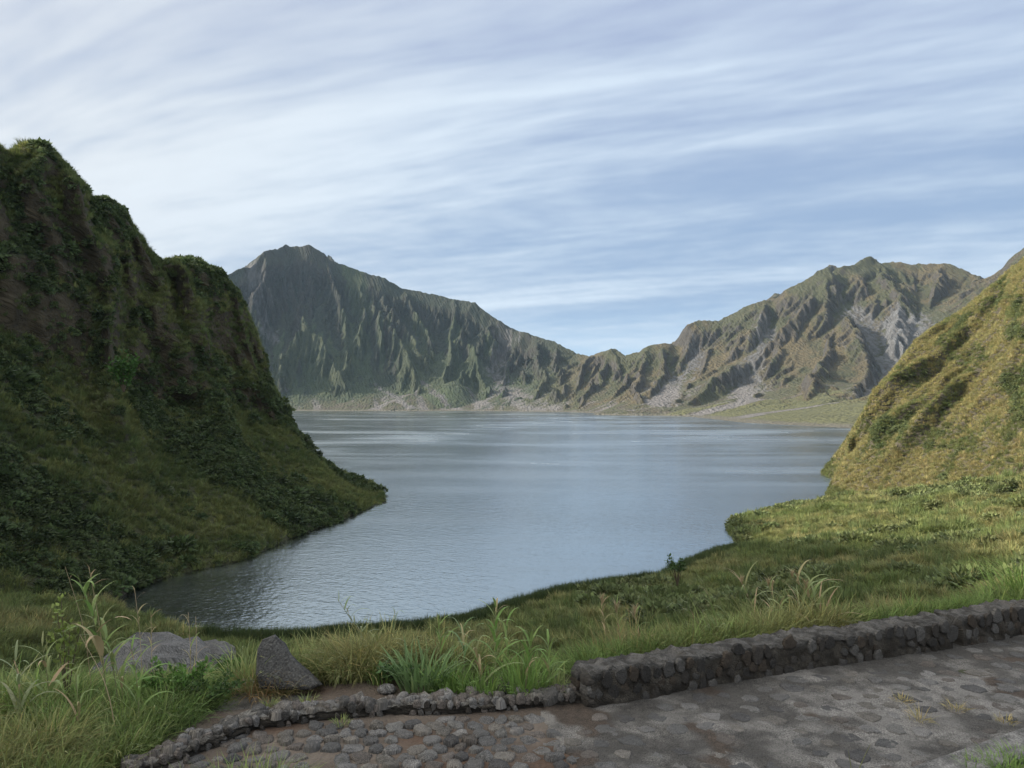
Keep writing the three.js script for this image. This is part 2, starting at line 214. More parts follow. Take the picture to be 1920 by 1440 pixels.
const mountainMat = new THREE.MeshStandardMaterial({ color: new THREE.Color(0.78, 0.79, 0.80), vertexColors: true, roughness: 0.95, bumpMap: bumpFar, bumpScale: 9, map: rep(T.tint, 1 / 90) });
const sideX = (z) => 0;                                         // the saddle
{
  const pS = at(1105, 668, 2180), pT = onLevel(1075, 773, 0);
  const mountain = (name, label, keep) => {
    const used = new Int32Array(NX * NZ).fill(-1), pos = [], col = [], uv = [], idx = [];
    const vert = (i, j) => {
      const n = j * NX + i; if (used[n] >= 0) return used[n];
      const x = X0 + i * CELL, z = Z0 + j * CELL, h = hf[n], gx = (hf[n + 1] - hf[n - 1]) / (2 * CELL), gz = (hf[n + NX] - hf[n - NX]) / (2 * CELL), slope = Math.hypot(gx, gz);
      const lap = (hf[n + 2] + hf[n - 2] + hf[n + 2 * NX] + hf[n - 2 * NX] - 4 * h) / (4 * CELL);
      const big = fbm(x / 170, z / 170 + h / 170, 3), mid = fbm(x / 40 + 9, z / 40 + h / 50, 4), fine = fbm(x / 9, z / 9 + h / 11, 3);
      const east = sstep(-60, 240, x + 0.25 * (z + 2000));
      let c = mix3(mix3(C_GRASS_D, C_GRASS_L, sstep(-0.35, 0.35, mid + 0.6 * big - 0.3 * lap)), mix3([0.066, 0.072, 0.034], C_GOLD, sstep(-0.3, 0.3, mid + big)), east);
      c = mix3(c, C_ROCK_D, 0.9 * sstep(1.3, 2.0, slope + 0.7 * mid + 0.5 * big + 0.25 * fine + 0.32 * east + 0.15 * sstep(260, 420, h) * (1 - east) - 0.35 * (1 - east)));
      c = mix3(c, C_ROCK, 0.75 * sstep(1.6, 2.3, slope + 0.7 * fine + 0.4 * mid));
      const onRib = (1 - east) * sstep(0.35, 0.6, rib[n] + 0.7 * mid + 0.5 * fine); c = mix3(c, mix3([0.028, 0.037, 0.026], [0.037, 0.036, 0.031], sstep(-0.2, 0.2, mid + big)), (1 - east) * 0.75 * (1 - onRib) * sstep(60, 120, h)); c = mix3(c, mix3([0.048, 0.072, 0.034], [0.070, 0.088, 0.044], sstep(-0.2, 0.3, fine + big)), 0.85 * onRib);  // ribs greener with grass; gullies also darkened to paint in missing shade contrast
      const s = scree[n]; if (s > 0.2) c = mix3(c, mix3(C_ROCK, C_PALE, clamp(0.2 + 1.2 * fine + (s > 1 ? 0.5 : 0) + 0.2 * east, 0, 1)), sstep(0.62, 1.0, s + 0.8 * fine + 0.6 * mid));
      if (h < 70 && slope < 0.5) {                               // the fans: grass, ash and stony washes
        const [ds, is] = polyDist(farShore, x, z), wash = fbm(is * 9 + 0.012 * ds, ds / 300, 4), onPlain = sstep(0.5, 0.3, slope);
        let f = mix3([0.085, 0.09, 0.045], [0.10, 0.088, 0.062], sstep(-0.1, 0.25, mid)); f = mix3(f, [0.18, 0.168, 0.165], sstep(0.12, 0.26, wash + 0.25 * fine + 0.1 * sstep(-1600, -1750, z))); f = mix3(f, [0.20, 0.19, 0.19], sstep(0.3, 0.6, s + 0.5 * fine)); if (z > -1300 && s < 0.3) f = mix3(C_FANGR, [0.14, 0.145, 0.06], sstep(-.3, .3, mid)); f = mix3(f, [0.17, 0.16, 0.125], sstep(3.0, 1.2, h + fine * 2));
        c = mix3(c, f, onPlain * sstep(70, 48, h + 12 * mid));
      }
      const P = pixelOf(new THREE.Vector3(x, h, z));
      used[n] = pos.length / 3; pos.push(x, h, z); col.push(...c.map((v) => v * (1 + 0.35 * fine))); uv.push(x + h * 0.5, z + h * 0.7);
      return used[n];
    };
    for (let j = 2; j < NZ - 3; j++) for (let i = 2; i < NX - 3; i++) {
      const n = j * NX + i; if (Math.max(hf[n], hf[n + 1], hf[n + NX], hf[n + NX + 1]) < -1.5) continue;
      const x = X0 + i * CELL, z = Z0 + j * CELL; if (!keep(x, z)) continue;
      const a = vert(i, j), b = vert(i + 1, j), c = vert(i, j + 1), d = vert(i + 1, j + 1); idx.push(a, c, b, b, c, d);
    }
    const g = new THREE.BufferGeometry(); g.setAttribute('position', new THREE.Float32BufferAttribute(pos, 3)); g.setAttribute('color', new THREE.Float32BufferAttribute(col, 3)); g.setAttribute('uv', new THREE.Float32BufferAttribute(uv, 2)); g.setIndex(idx); g.computeVertexNormals();
    tag(part(name, g, mountainMat), label, 'mountain', null, 'structure');
    console.log(name, idx.length / 3);
  };
  const left = (x, z) => (pS.x - pT.x) * (z - pT.z) - (pS.z - pT.z) * (x - pT.x) > 0;
  const s0 = left(-700, -2300);
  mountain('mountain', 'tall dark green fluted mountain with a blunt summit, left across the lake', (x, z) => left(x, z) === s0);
  mountain('mountain', 'sunlit craggy mountain with pale scree gullies, right across the lake', (x, z) => left(x, z) !== s0);
}

// ---------------------------------------------------------------- the lake
{
  const waves = noiseTexture(2048, tiled((u, v) => 0.5 + 0.30 * fbm(u * 28 + v * 9, v * 62 - u * 8, 4) + 0.26 * fbm(u * 100, v * 190 + 7, 3)));
  const wind = noiseTexture(1024, (u, v) => { const X = u * 26, Y = v * 34, w = fbm(X * 0.25 + 3, Y * 0.3, 3); return clamp(0.6 + 0.62 * fbm(X * 0.6 + 1.5 * w, Y * 0.9 + X * 0.3 + 2 * w, 5) + 0.25 * fbm(X * 0.6, Y * 5, 3), 0.5, 1); });
  const wmap = rep(wind, 1); wmap.channel = 1;
  const mat = new THREE.MeshPhysicalMaterial({ color: new THREE.Color(0.465, 0.51, 0.505), metalness: 1, roughness: 0.34, roughnessMap: wmap , bumpMap: rep(waves, 1 / 80), bumpScale: 0.16 });
  const g = gridMesh(130, 180, (i, j) => { const x = lerp(-1150, 1000, i / 129), z = -20 - 2280 * Math.pow(j / 179, 1.7), w = 9 * fbm(x / 70, z / 70, 2) + 20 * fbm(x / 260, z / 260, 2); return [x, 0, z, 1, 1, 1, x * 0.94 + z * 0.3 + w, z * 0.94 - x * 0.3 + w]; });
  const uv1 = new Float32Array(130 * 180 * 2), P = g.attributes.position; for (let k = 0; k < P.count; k++) { uv1[2 * k] = (P.getX(k) + 1150) / 2150; uv1[2 * k + 1] = -P.getZ(k) / 2300; } g.setAttribute('uv1', new THREE.BufferAttribute(uv1, 2));
  g.deleteAttribute('color');
  tag(part('lake', g, mat), 'grey blue rippled crater lake between the hills', 'lake', null, 'structure');
}

// ---------------------------------------------------------------- near hills, each a sheet from its foot at the water to its crest and down behind
function loftHill(o) {
  const crestP = o.crest, toeP = o.toe, NU = o.nu, NV = o.nv, L = [0]; for (let i = 1; i < crestP.length; i++) L.push(L[i - 1] + crestP[i].distanceTo(crestP[i - 1]) * 0.5 + toeP[i].distanceTo(toeP[i - 1]) * 0.5);
  const total = L[L.length - 1], cC = new THREE.CatmullRomCurve3(crestP, false, 'centripetal'), cT = new THREE.CatmullRomCurve3(toeP, false, 'centripetal');
  const P = [], a = new THREE.Vector3(), b = new THREE.Vector3(), n = crestP.length - 1;
  for (let j = 0; j < NV; j++) for (let i = 0; i < NU; i++) {
    let s = i / (NU - 1) * total, k = 0; while (k < n - 1 && L[k + 1] < s) k++;
    const t = (k + (s - L[k]) / (L[k + 1] - L[k])) / n; cC.getPoint(clamp(t, 0, 1), a); cT.getPoint(clamp(t, 0, 1), b);
    const front = NV * 0.8, v = j < front ? j / (front - 1 | 0) : 1, back = j < front ? 0 : (j - front + 1) / (NV - front);
    P.push(o.surface(a.clone(), b.clone(), s, Math.min(v, 1), back, t * n));
  }
  const at3 = (i, j) => P[clamp(j, 0, NV - 1) * NU + clamp(i, 0, NU - 1)], e1 = new THREE.Vector3(), e2 = new THREE.Vector3();
  const nor = P.map((_, q) => { const i = q % NU, j = Math.floor(q / NU); return e1.subVectors(at3(i + 1, j), at3(i - 1, j)).cross(e2.subVectors(at3(i, j + 1), at3(i, j - 1))).normalize().clone().multiplyScalar(o.flip); });
  const g = gridMesh(NU, NV, (i, j) => { const q = j * NU + i, p = P[q], c = o.color(p, nor[q]); return [p.x, p.y, p.z, ...c, p.z + p.x * 0.3, p.y + p.x * 0.5]; });
  if (o.flip < 0) { const ix = g.index.array; for (let k = 0; k < ix.length; k += 3) { const t = ix[k]; ix[k] = ix[k + 1]; ix[k + 1] = t; } g.computeVertexNormals(); }
  return { g, P, nor, NU, NV };
}
const hillMat = new THREE.MeshStandardMaterial({ vertexColors: true, roughness: 0.97, bumpMap: rep(T.rough, 1 / 5), bumpScale: 0.8, map: rep(T.tint, 1 / 9) });
const LC = [[-300, 45, 116], [0, 272, 140], [60, 270, 148], [100, 293, 155], [150, 364, 163], [210, 384, 175], [250, 434, 183], [285, 485, 190], [335, 491, 198], [390, 504, 210], [425, 536, 220], [450, 592, 228], [480, 662, 238], [510, 742, 252], [560, 826, 272], [610, 866, 268], [660, 892, 234], [700, 906, 218], [720, 933, 188]].map((q) => at(...q)); LC.unshift(...[[-160, 108, 70], [-150, 104, -10], [-134, 100, -62], [-118, 98, -90]].map((q) => new THREE.Vector3(...q)));  // out-of-view crest points added and raised to keep the foreground in shade
const LT = [[-170, 1260], [0, 1200], [60, 1180], [150, 1155], [215, 1140], [250, 1115], [320, 1090], [380, 1075], [450, 1060], [500, 1040], [540, 1020], [600, 996], [630, 986], [660, 972], [690, 958], [705, 951], [713, 947], [719, 944], [723, 941]].map(([px, py]) => onLevel(px, py, 0)); LT.unshift(...[[-78, 6, 70], [-70, 6, -10], [-58, 3, -44], [-57, 1, -62]].map((q) => new THREE.Vector3(...q)));
const leftHill = loftHill({
  crest: LC, toe: LT, nu: 380, nv: 190, flip: 1,
  surface(a, b, s, v, back, k) {
    const out = new THREE.Vector3(b.x - a.x, 0, b.z - a.z).normalize(), hgt = a.y;
    const keen = sstep(12, 55, hgt), ax = lerp(v, v < 0.45 ? v / 0.45 * 0.64 : v < 0.9 ? 0.64 + (v - 0.45) / 0.45 * 0.26 : 0.90 + (v - 0.9), keen), bx = lerp(Math.pow(v, 0.85), v < 0.45 ? 0.40 * Math.pow(v / 0.45, 1.15) : v < 0.9 ? 0.40 + (v - 0.45) / 0.45 * 0.53 : 0.93 + 0.07 * Math.sin((v - 0.9) / 0.1 * 1.5708), keen);
    const p = new THREE.Vector3(lerp(b.x, a.x, ax), a.y * bx, lerp(b.z, a.z, ax));
    const lean = s + 26 * v * keen + 12 * fbm(s / 22, v * 3.5, 3), env = keen * sstep(0.06, 0.5, v) * (1 - sstep(0.86, 1, v));
    const nb = Math.abs(n2(lean / 30 + 2.4, v * 0.55)), nc = Math.abs(n2(lean / 19 + 11.4, v * 0.9)), but = 0.8 - 1.3 * nb - 0.9 * sstep(-0.1, 0.4, n2(s / 45 + 1, v * 2)) * Math.pow(Math.max(0, 1 - nc * 1.7), 2), flu = 1 - Math.abs(n2(lean / 11 + 7, v * 1.2)) * 1.8, fin = fbm(lean / 4.5, v * 9, 4);
    const d = env * (13 * but + 5 * flu * sstep(0.3, 0.6, v) + 1.4 * fin) + (1 - env) * 0.5 * fin * sstep(0, 0.15, v) * (1 - sstep(0.93, 1, v)) + keen * 2.2 * fbm(s / 9 + 4, v * 7, 4) * sstep(0.1, 0.3, v) * (1 - sstep(0.9, 1, v));
    p.addScaledVector(out, d); p.y += 0.35 * env * d * 0.4 + sstep(0.9, 1, v) * (1 - back) * (1.6 * fbm(s / 5, 3, 3) + 1.6 * fbm(s / 14, 7, 2)) * keen;
    if (back) { p.addScaledVector(out, -back * Math.max(0, hgt * 1.2 - 1)); p.y -= back * (hgt + 4); }
    if (v < 0.02) p.y = -0.6;
    return p;
  },
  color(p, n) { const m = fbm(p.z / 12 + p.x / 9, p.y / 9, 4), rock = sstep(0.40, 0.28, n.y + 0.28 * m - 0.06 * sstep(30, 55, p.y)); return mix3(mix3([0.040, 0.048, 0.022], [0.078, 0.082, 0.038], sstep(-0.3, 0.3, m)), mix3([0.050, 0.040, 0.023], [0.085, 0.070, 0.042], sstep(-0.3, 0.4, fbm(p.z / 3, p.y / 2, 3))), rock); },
});
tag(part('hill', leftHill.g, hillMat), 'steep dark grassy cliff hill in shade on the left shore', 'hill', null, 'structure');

const RC = [[1546, 880, 262], [1572, 845, 268], [1602, 800, 275], [1642, 740, 280], [1702, 660, 285], [1752, 612, 287], [1802, 582, 287], [1852, 542, 283], [1922, 482, 278], [2050, 400, 265], [2300, 300, 240]].map((q) => at(...q));
const RT = [onLevel(1538, 888, 0), onLevel(1562, 898, 0), onLevel(1590, 903, 0), onLevel(1574, 918, 0), onLevel(1546, 937, 0), at(1600, 942, 178), at(1680, 932, 170), at(1760, 917, 160), at(1850, 897, 152), at(1950, 880, 140), at(2300, 860, 115)];
const rightHill = loftHill({
  crest: RC, toe: RT, nu: 300, nv: 220, flip: -1,
  surface(a, b, s, v, back, k) {
    const out = new THREE.Vector3(b.x - a.x, 0, b.z - a.z).normalize(), hgt = a.y - b.y, keen = sstep(4, 30, hgt);
    const p = new THREE.Vector3(lerp(b.x, a.x, v), lerp(b.y, a.y, lerp(v, Math.pow(v, 1.0) * 0.94 + 0.06 * sstep(0, 1, v), keen)), lerp(b.z, a.z, v));
    const lean = s - 62 * v * keen + 9 * fbm(s / 34, v * 2, 3), env = keen * sstep(0.03, 0.3, v) * (1 - sstep(0.82, 1, v));
    const d = env * (6 * (0.7 - Math.abs(n2(lean / 40 + 5.2, v * 0.8)) * 1.6) + 3.6 * (0.6 - Math.abs(n2(lean / 14 + 1.3, v * 1.6)) * 1.6) + 1.6 * fbm(lean / 5, v * 12, 4) + 7 * fbm(s / 32 + 6, v * 4, 3)) + 0.5 * fbm(s / 5, v * 20, 3) * sstep(0, 0.1, v) * (1 - sstep(0.93, 1, v));
    p.addScaledVector(out, d * 0.7); p.y += 0.75 * d + sstep(0.93, 1, v) * (1 - back) * 0.8 * fbm(s / 4, 8, 3) * keen;
    if (back) { p.addScaledVector(out, -back * Math.max(14, hgt * 1.5)); p.y -= back * (a.y + 4); }
    if (v < 0.01) p.y -= 1.2;
    return p;
  },
  color(p, n) { const m = fbm(p.z / 16 + p.x / 16, p.y / 12, 4), q = fbm(p.x / 4, p.z / 4 + p.y / 4, 3); const c = mix3([0.085, 0.092, 0.042], [0.15, 0.138, 0.068], sstep(-0.25, 0.25, m + 0.5 * q)); return mix3(c, [0.09, 0.080, 0.055], sstep(0.33, 0.2, n.y + 0.2 * q)); },
});
tag(part('hill', rightHill.g, hillMat), 'sunlit golden grass hill sloping into the lake on the right shore', 'hill', null, 'structure');

// ---------------------------------------------------------------- the ground round the viewpoint: a bluff that falls to a meadow on the shore
const NEARSHORE = [[215, 1140], [250, 1158], [300, 1172], [360, 1190], [430, 1202], [500, 1206], [560, 1205], [640, 1196], [700, 1193], [760, 1188], [870, 1174], [940, 1150], [1050, 1117], [1150, 1101], [1250, 1086], [1290, 1062], [1340, 1042], [1392, 1026], [1382, 1010], [1364, 998], [1366, 984], [1400, 970], [1450, 956], [1500, 950], [1546, 940], [1546, 934]].map(([px, py]) => onLevel(px, py, 0));
const LAKE_POLY = [...NEARSHORE, { x: 260, z: -300 }, { x: 100, z: -600 }, { x: -100, z: -600 }, { x: -60, z: -100 }];
const EDGE = [[-18, 5], [-8, -4.4], [-5.4, -6.0], [-4.9, -8.6], [-4.0, -9.4], [-3.1, -8.9], [-2.6, -7.5], [-1.6, -6.95], [0.2, -6.6], [0.9, -6.9], [4.4, -8.3], [6.4, -9.2], [12, -11.5], [26, -16]].map(([x, z]) => ({ x, z }));
const EDGE_POLY = [...EDGE, { x: 40, z: 40 }, { x: -40, z: 40 }];
function ground(x, z) {
  const [ds] = polyDist(NEARSHORE, x, z), wet = inPoly(LAKE_POLY, x, z);
  let meadow = wet ? -0.3 * ds : 0.25 * sstep(0, 3, ds) + 0.10 * ds * (1 + 1.1 * sstep(-5, 60, x)) + sstep(4, 30, ds) * (2.2 * fbm(x / 15, z / 15, 4) + 0.9 * fbm(x / 4.5, z / 4.5, 2));
  if (x < -28) meadow = Math.max(meadow, wet ? meadow : Math.min(5, 0.25 * ds * sstep(-28, -48, x))) - 40 * sstep(-105, -150, z);
  const [de] = polyDist(EDGE, x, z), top = PAVE - 0.34 * Math.max(0, -z - 5.9) * sstep(-1.2, -2.6, x);
  if (inPoly(EDGE_POLY, x, z)) return top - 0.012;
  const bluff = top - 0.85 * de - 0.0 + 0.5 * fbm(x / 3, z / 3, 3) * sstep(0, 3, de) + 2.0 * fbm(x / 12, z / 12, 2) * sstep(3, 12, de);
  return smax(meadow, bluff, 1.6);
}
const BARE = [[430, 1288], [540, 1272], [640, 1266], [760, 1284], [860, 1306], [1085, 1312], [1120, 1540], [120, 1540], [150, 1480], [240, 1425], [330, 1372], [400, 1325]].map(([px, py]) => onLevel(px, py, PAVE));
const bareness = (x, z) => { if (Math.abs(x) > 6 || z < -9) return 1; const d = polyDist([...BARE, BARE[0]], x, z)[0]; return inPoly(BARE, x, z) ? -d : d; };
function onGround(px, py) { const d = dirOf(px, py); d.multiplyScalar(1 / -d.z); for (let t = 2.5; t < 320; t *= 1.004) { const x = EYE.x + d.x * t, z = EYE.z - t; if (EYE.y + d.y * t <= ground(x, z)) return new THREE.Vector3(x, ground(x, z), z); } return at(px, py, 300); }
{
  const g = gridMesh(420, 420, (i, j) => {
    const a = lerp(-0.95, 1.05, i / 419), r = 1.6 * Math.pow(245 / 1.6, j / 419), x = r * Math.sin(a), z = -r * Math.cos(a), y = ground(x, z);
    const m = fbm(x / 7, z / 7, 4), q = fbm(x / 1.3, z / 1.3, 3);
    const dirt = mix3([0.13, 0.10, 0.078], [0.19, 0.155, 0.125], sstep(-0.3, 0.3, fbm(x / 0.5, z / 0.5, 3))), litter = [0.12, 0.075, 0.05];
    let c = mix3([0.055, 0.062, 0.026], [0.085, 0.085, 0.038], sstep(-0.3, 0.3, m));
    const bare = sstep(0.05, -0.08, bareness(x, z) + 0.1 * q);
    c = mix3(c, mix3(dirt, litter, sstep(-0.05, 0.3, fbm(x / 0.9 + 3, z / 0.9, 3))), clamp(bare, 0, 1));
    return [x, y, z, ...c, x, z];
  });
  tag(part('ground', g, new THREE.MeshStandardMaterial({ vertexColors: true, roughness: 0.97, bumpMap: rep(T.grit, 1 / 1.2), bumpScale: 0.03, map: rep(T.tint, 1 / 2.5) })), 'earth of the viewpoint bluff and the shore meadow below it', 'ground', null, 'structure');
}

// ---------------------------------------------------------------- ground cover that nobody could count
function strip(pts, width, normalHint, out, color) {            // a blade: points along it, width tapering to the tip
  const n = pts.length, t = new THREE.Vector3(), s = new THREE.Vector3(), start = out.pos.length / 3;
  for (let k = 0; k < n; k++) {
    t.subVectors(pts[Math.min(k + 1, n - 1)], pts[Math.max(k - 1, 0)]).normalize(); s.crossVectors(t, normalHint).normalize();
    const f = k / (n - 1), w = width * (f < 0.3 ? 0.6 + 0.4 * f / 0.3 : Math.pow(1 - (f - 0.3) / 0.7, 0.8)) * 0.5;
    if (k < n - 1) { out.pos.push(pts[k].x - s.x * w, pts[k].y - s.y * w, pts[k].z - s.z * w, pts[k].x + s.x * w, pts[k].y + s.y * w, pts[k].z + s.z * w); out.col.push(...color, ...color); if (k) { const a = start + 2 * k - 2; out.idx.push(a, a + 1, a + 2, a + 1, a + 3, a + 2); } }
    else { out.pos.push(pts[k].x, pts[k].y, pts[k].z); out.col.push(...color); const a = start + 2 * k - 2; out.idx.push(a, a + 1, a + 2); }
  }
}
function toGeo(out) { const g = new THREE.BufferGeometry(); g.setAttribute('position', new THREE.Float32BufferAttribute(out.pos, 3)); g.setAttribute('color', new THREE.Float32BufferAttribute(out.col, 3)); g.setIndex(out.idx); g.computeVertexNormals(); return g; }
function bladeCurve(x, z, az, len, lean, droop, seg, r) {          // rises from (x, 0, z), leans towards az and droops
  const pts = [new THREE.Vector3(x, 0, z)]; let a = lean; const dl = len / seg;
  for (let k = 1; k <= seg; k++) { const p = pts[k - 1]; pts.push(new THREE.Vector3(p.x + Math.sin(a) * Math.cos(az) * dl, p.y + Math.cos(a) * dl, p.z + Math.sin(a) * Math.sin(az) * dl)); a += droop / seg * (0.5 + k / seg); }
  return pts;
}
function tuft(seed, n, { len = [0.6, 1], width = 0.03, spread = 0.25, lean = 0.5, droop = 0.9, seg = 3, dry = 0.15, twist = 1 }) {
  const r = rng(seed), out = { pos: [], col: [], idx: [] };
  for (let k = 0; k < n; k++) {
    const az = r() * 6.283, d = Math.sqrt(r()) * spread, l = lerp(len[0], len[1], r()), a = az + (r() - 0.5) * 2 * twist;
    const shadeOf = 0.7 + 0.6 * r(), c = r() < dry ? [1.28 * shadeOf, 1.15 * shadeOf, 1.0 * shadeOf] : [0.95 * shadeOf, 1.0 * shadeOf, 0.85 * shadeOf];
    strip(bladeCurve(Math.cos(az) * d, Math.sin(az) * d, a, l, lean * r(), droop * (0.4 + r()), seg, r), width * (0.7 + 0.6 * r()), new THREE.Vector3(Math.cos(a + 1 * (r() - 0.5)), 0.3, Math.sin(a)), out, c);
  }
  return toGeo(out);
}
function leafDome(seed, n, size, rad, flat = 0.75) {                // leaves through the volume of a low bush
  const r = rng(seed), out = { pos: [], col: [], idx: [] }, d = new THREE.Vector3(), u = new THREE.Vector3(), w = new THREE.Vector3();
  for (let k = 0; k < n; k++) {
    const az = r() * 6.283, cy = Math.pow(r(), 0.7), q = Math.sqrt(1 - cy * cy), rr = rad * (0.55 + 0.5 * Math.sqrt(r())); d.set(q * Math.cos(az), cy * flat, q * Math.sin(az));
    const c = d.clone().multiplyScalar(rr); u.set(r() - 0.5, r() * 0.8 - 0.5, r() - 0.5).addScaledVector(d, 0.7).normalize(); w.crossVectors(u, new THREE.Vector3(r() - 0.5, r() + 0.2, r() - 0.5)).normalize();
    const L = size * (0.6 + 0.8 * r()), wd = L * 0.32, s = out.pos.length / 3, t = 0.65 + 0.7 * r(), nrm = new THREE.Vector3().crossVectors(u, w).multiplyScalar(L * 0.12);
    for (const p of [c, c.clone().addScaledVector(u, L * 0.45).addScaledVector(w, wd).add(nrm), c.clone().addScaledVector(u, L), c.clone().addScaledVector(u, L * 0.45).addScaledVector(w, -wd).add(nrm)]) { out.pos.push(p.x, p.y, p.z); out.col.push(t, t, t); }
    out.idx.push(s, s + 1, s + 2, s, s + 2, s + 3);
  }
  return toGeo(out);
}
const leafMat = new THREE.MeshPhysicalMaterial({ vertexColors: true, roughness: 0.9, transmission: 0.28, thickness: 0, side: THREE.DoubleSide, specularIntensity: 0.4 });
function scatter(name, label, category, geos, mat, spots) {         // spots: {x, y, z, s, sy, turn, tx, tz, c, k}
  const M = new THREE.Matrix4(), q = new THREE.Quaternion(), e = new THREE.Euler(), v = new THREE.Vector3(), sc = new THREE.Vector3(), col = new THREE.Color();
  const root = geos.length > 1 ? thing(name, new THREE.Vector3()) : null;
  geos.forEach((g, kind) => {
    const mine = spots.filter((p) => (p.k ?? 0) % geos.length === kind), im = new THREE.InstancedMesh(g, mat, Math.max(1, mine.length));
    mine.forEach((p, n) => { M.compose(v.set(p.x, p.y, p.z), q.setFromEuler(e.set(p.tx ?? 0, p.turn, p.tz ?? 0)), sc.set(p.s, p.sy ?? p.s, p.s)); im.setMatrixAt(n, M); im.setColorAt(n, col.setRGB(...p.c)); });
    im.count = mine.length; shade(im);
    if (root) { im.name = 'blades'; im.userData.kind = 'stuff'; root.add(im); } else { im.name = numbered(name); scene.add(im); tag(im, label, category, null, 'stuff'); }
  });
  if (root) tag(root, label, category, null, 'stuff');
}
const vary = (c, r, a = 0.42) => { const f = 1.45 + (r() - 0.5) * 2 * a; return [c[0] * f * (1 + (r() - 0.5) * 0.15), c[1] * f, c[2] * f * (1 + (r() - 0.5) * 0.2)]; };
const TUFTS = [tuft(1, 70, { len: [0.5, 1.0], width: 0.055, spread: 0.45, lean: 0.7, droop: 1.0 }), tuft(2, 70, { len: [0.45, 1.05], width: 0.05, spread: 0.5, lean: 0.9, droop: 1.2 }), tuft(3, 60, { len: [0.5, 1.1], width: 0.06, spread: 0.4, lean: 0.5, droop: 0.9 })];
const BUSHES = [leafDome(4, 160, 0.30, 0.6), leafDome(5, 150, 0.34, 0.62)];
function onSheet(hill, count, seed, per) {                          // spots over a lofted hill, by area
  const r = rng(seed), { P, nor, NU, NV } = hill, A = new Float32Array((NU - 1) * (NV - 1)); let sum = 0;
  const e1 = new THREE.Vector3(), e2 = new THREE.Vector3();
  for (let j = 0; j < NV - 1; j++) for (let i = 0; i < NU - 1; i++) { const a = P[j * NU + i]; sum += e1.subVectors(P[j * NU + i + 1], a).cross(e2.subVectors(P[(j + 1) * NU + i], a)).length() * (j > NV * 0.84 ? 0 : 1); A[j * (NU - 1) + i] = sum; }
  const spots = [];
  for (let k = 0; k < count; k++) {
    const t = r() * sum; let lo = 0, hi = A.length - 1; while (lo < hi) { const m = (lo + hi) >> 1; if (A[m] < t) lo = m + 1; else hi = m; }
    const i = lo % (NU - 1), j = Math.floor(lo / (NU - 1)), u = r(), v = r(), a = P[j * NU + i], b = P[j * NU + i + 1], c = P[(j + 1) * NU + i], d = P[(j + 1) * NU + i + 1];
    const p = new THREE.Vector3().addScaledVector(a, (1 - u) * (1 - v)).addScaledVector(b, u * (1 - v)).addScaledVector(c, (1 - u) * v).addScaledVector(d, u * v), n = nor[j * NU + i], px = pixelOf(p);
    if (px[2] > 0 && (px[0] < -80 || px[0] > 2000 || px[1] < -60)) continue;
    const q = per(p, n, r); if (q) spots.push(q);
  }
  return spots;
}
{
  const spots = onSheet(leftHill, 120000, 21, (p, n, r) => {
    if (p.y < 0.1) return null;
    const m = fbm(p.z / 12 + p.x / 9, p.y / 9, 4), rock = n.y + 0.28 * m - 0.06 * sstep(30, 55, p.y) < 0.33; if (rock && r() < 0.8) return null;
    const g = fbm(p.z / 20 + 3, p.y / 14 + p.x / 20, 3), bush = g + 0.4 * (r() - 0.5) > 0.12;
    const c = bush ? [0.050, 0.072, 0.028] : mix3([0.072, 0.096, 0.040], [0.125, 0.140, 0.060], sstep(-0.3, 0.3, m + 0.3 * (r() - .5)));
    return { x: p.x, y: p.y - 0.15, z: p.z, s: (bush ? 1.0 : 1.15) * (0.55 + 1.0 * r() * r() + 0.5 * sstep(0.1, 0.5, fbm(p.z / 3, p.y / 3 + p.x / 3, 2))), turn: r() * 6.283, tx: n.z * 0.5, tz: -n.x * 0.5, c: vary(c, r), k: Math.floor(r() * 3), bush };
  });
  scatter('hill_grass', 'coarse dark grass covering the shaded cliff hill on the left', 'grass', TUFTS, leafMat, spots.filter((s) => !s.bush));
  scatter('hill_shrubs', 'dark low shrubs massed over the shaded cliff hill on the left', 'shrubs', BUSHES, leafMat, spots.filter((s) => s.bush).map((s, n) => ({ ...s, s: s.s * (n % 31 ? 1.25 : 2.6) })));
  const rs = onSheet(rightHill, 420000, 22, (p, n, r) => {
    if (p.y < 0.1) return null;
    const m = fbm(p.z / 16 + p.x / 16, p.y / 12, 4), q = fbm(p.x / 4, p.z / 4 + p.y / 4, 3); if (n.y + 0.2 * q < 0.3 && r() < 0.85) return null;
    const green = m + 0.5 * q + 0.25 * (r() - 0.5) < -0.08 || p.y < 3;
    return { x: p.x, y: p.y - 0.12, z: p.z, s: 0.5 + 0.9 * r() * r() + 0.35 * sstep(0, 0.4, q), turn: r() * 6.283, tx: n.z * 0.5, tz: -n.x * 0.5, c: vary(green ? [0.098, 0.112, 0.047] : mix3([0.150, 0.145, 0.067], [0.225, 0.198, 0.105], r()), r, 0.34), k: Math.floor(r() * 3) };
  });
  scatter('hill_shrubs', 'dark green shrubs in the folds of the sunlit golden hill', 'shrubs', BUSHES, leafMat, onSheet(rightHill, 60000, 23, (p, n, r) => { const m = fbm(p.z / 16 + p.x / 16, p.y / 12, 4), q = fbm(p.x / 4, p.z / 4 + p.y / 4, 3); if (p.y < 1 || m + 0.6 * q > -0.36) return null; return { x: p.x, y: p.y - 0.2, z: p.z, s: 0.7 + 1.1 * r() * r(), turn: r() * 6.283, c: vary([0.080, 0.102, 0.040], r), k: Math.floor(r() * 2) }; }));
  scatter('hill_grass', 'golden dry grass covering the sunlit hill on the right', 'grass', TUFTS, leafMat, rs);
}
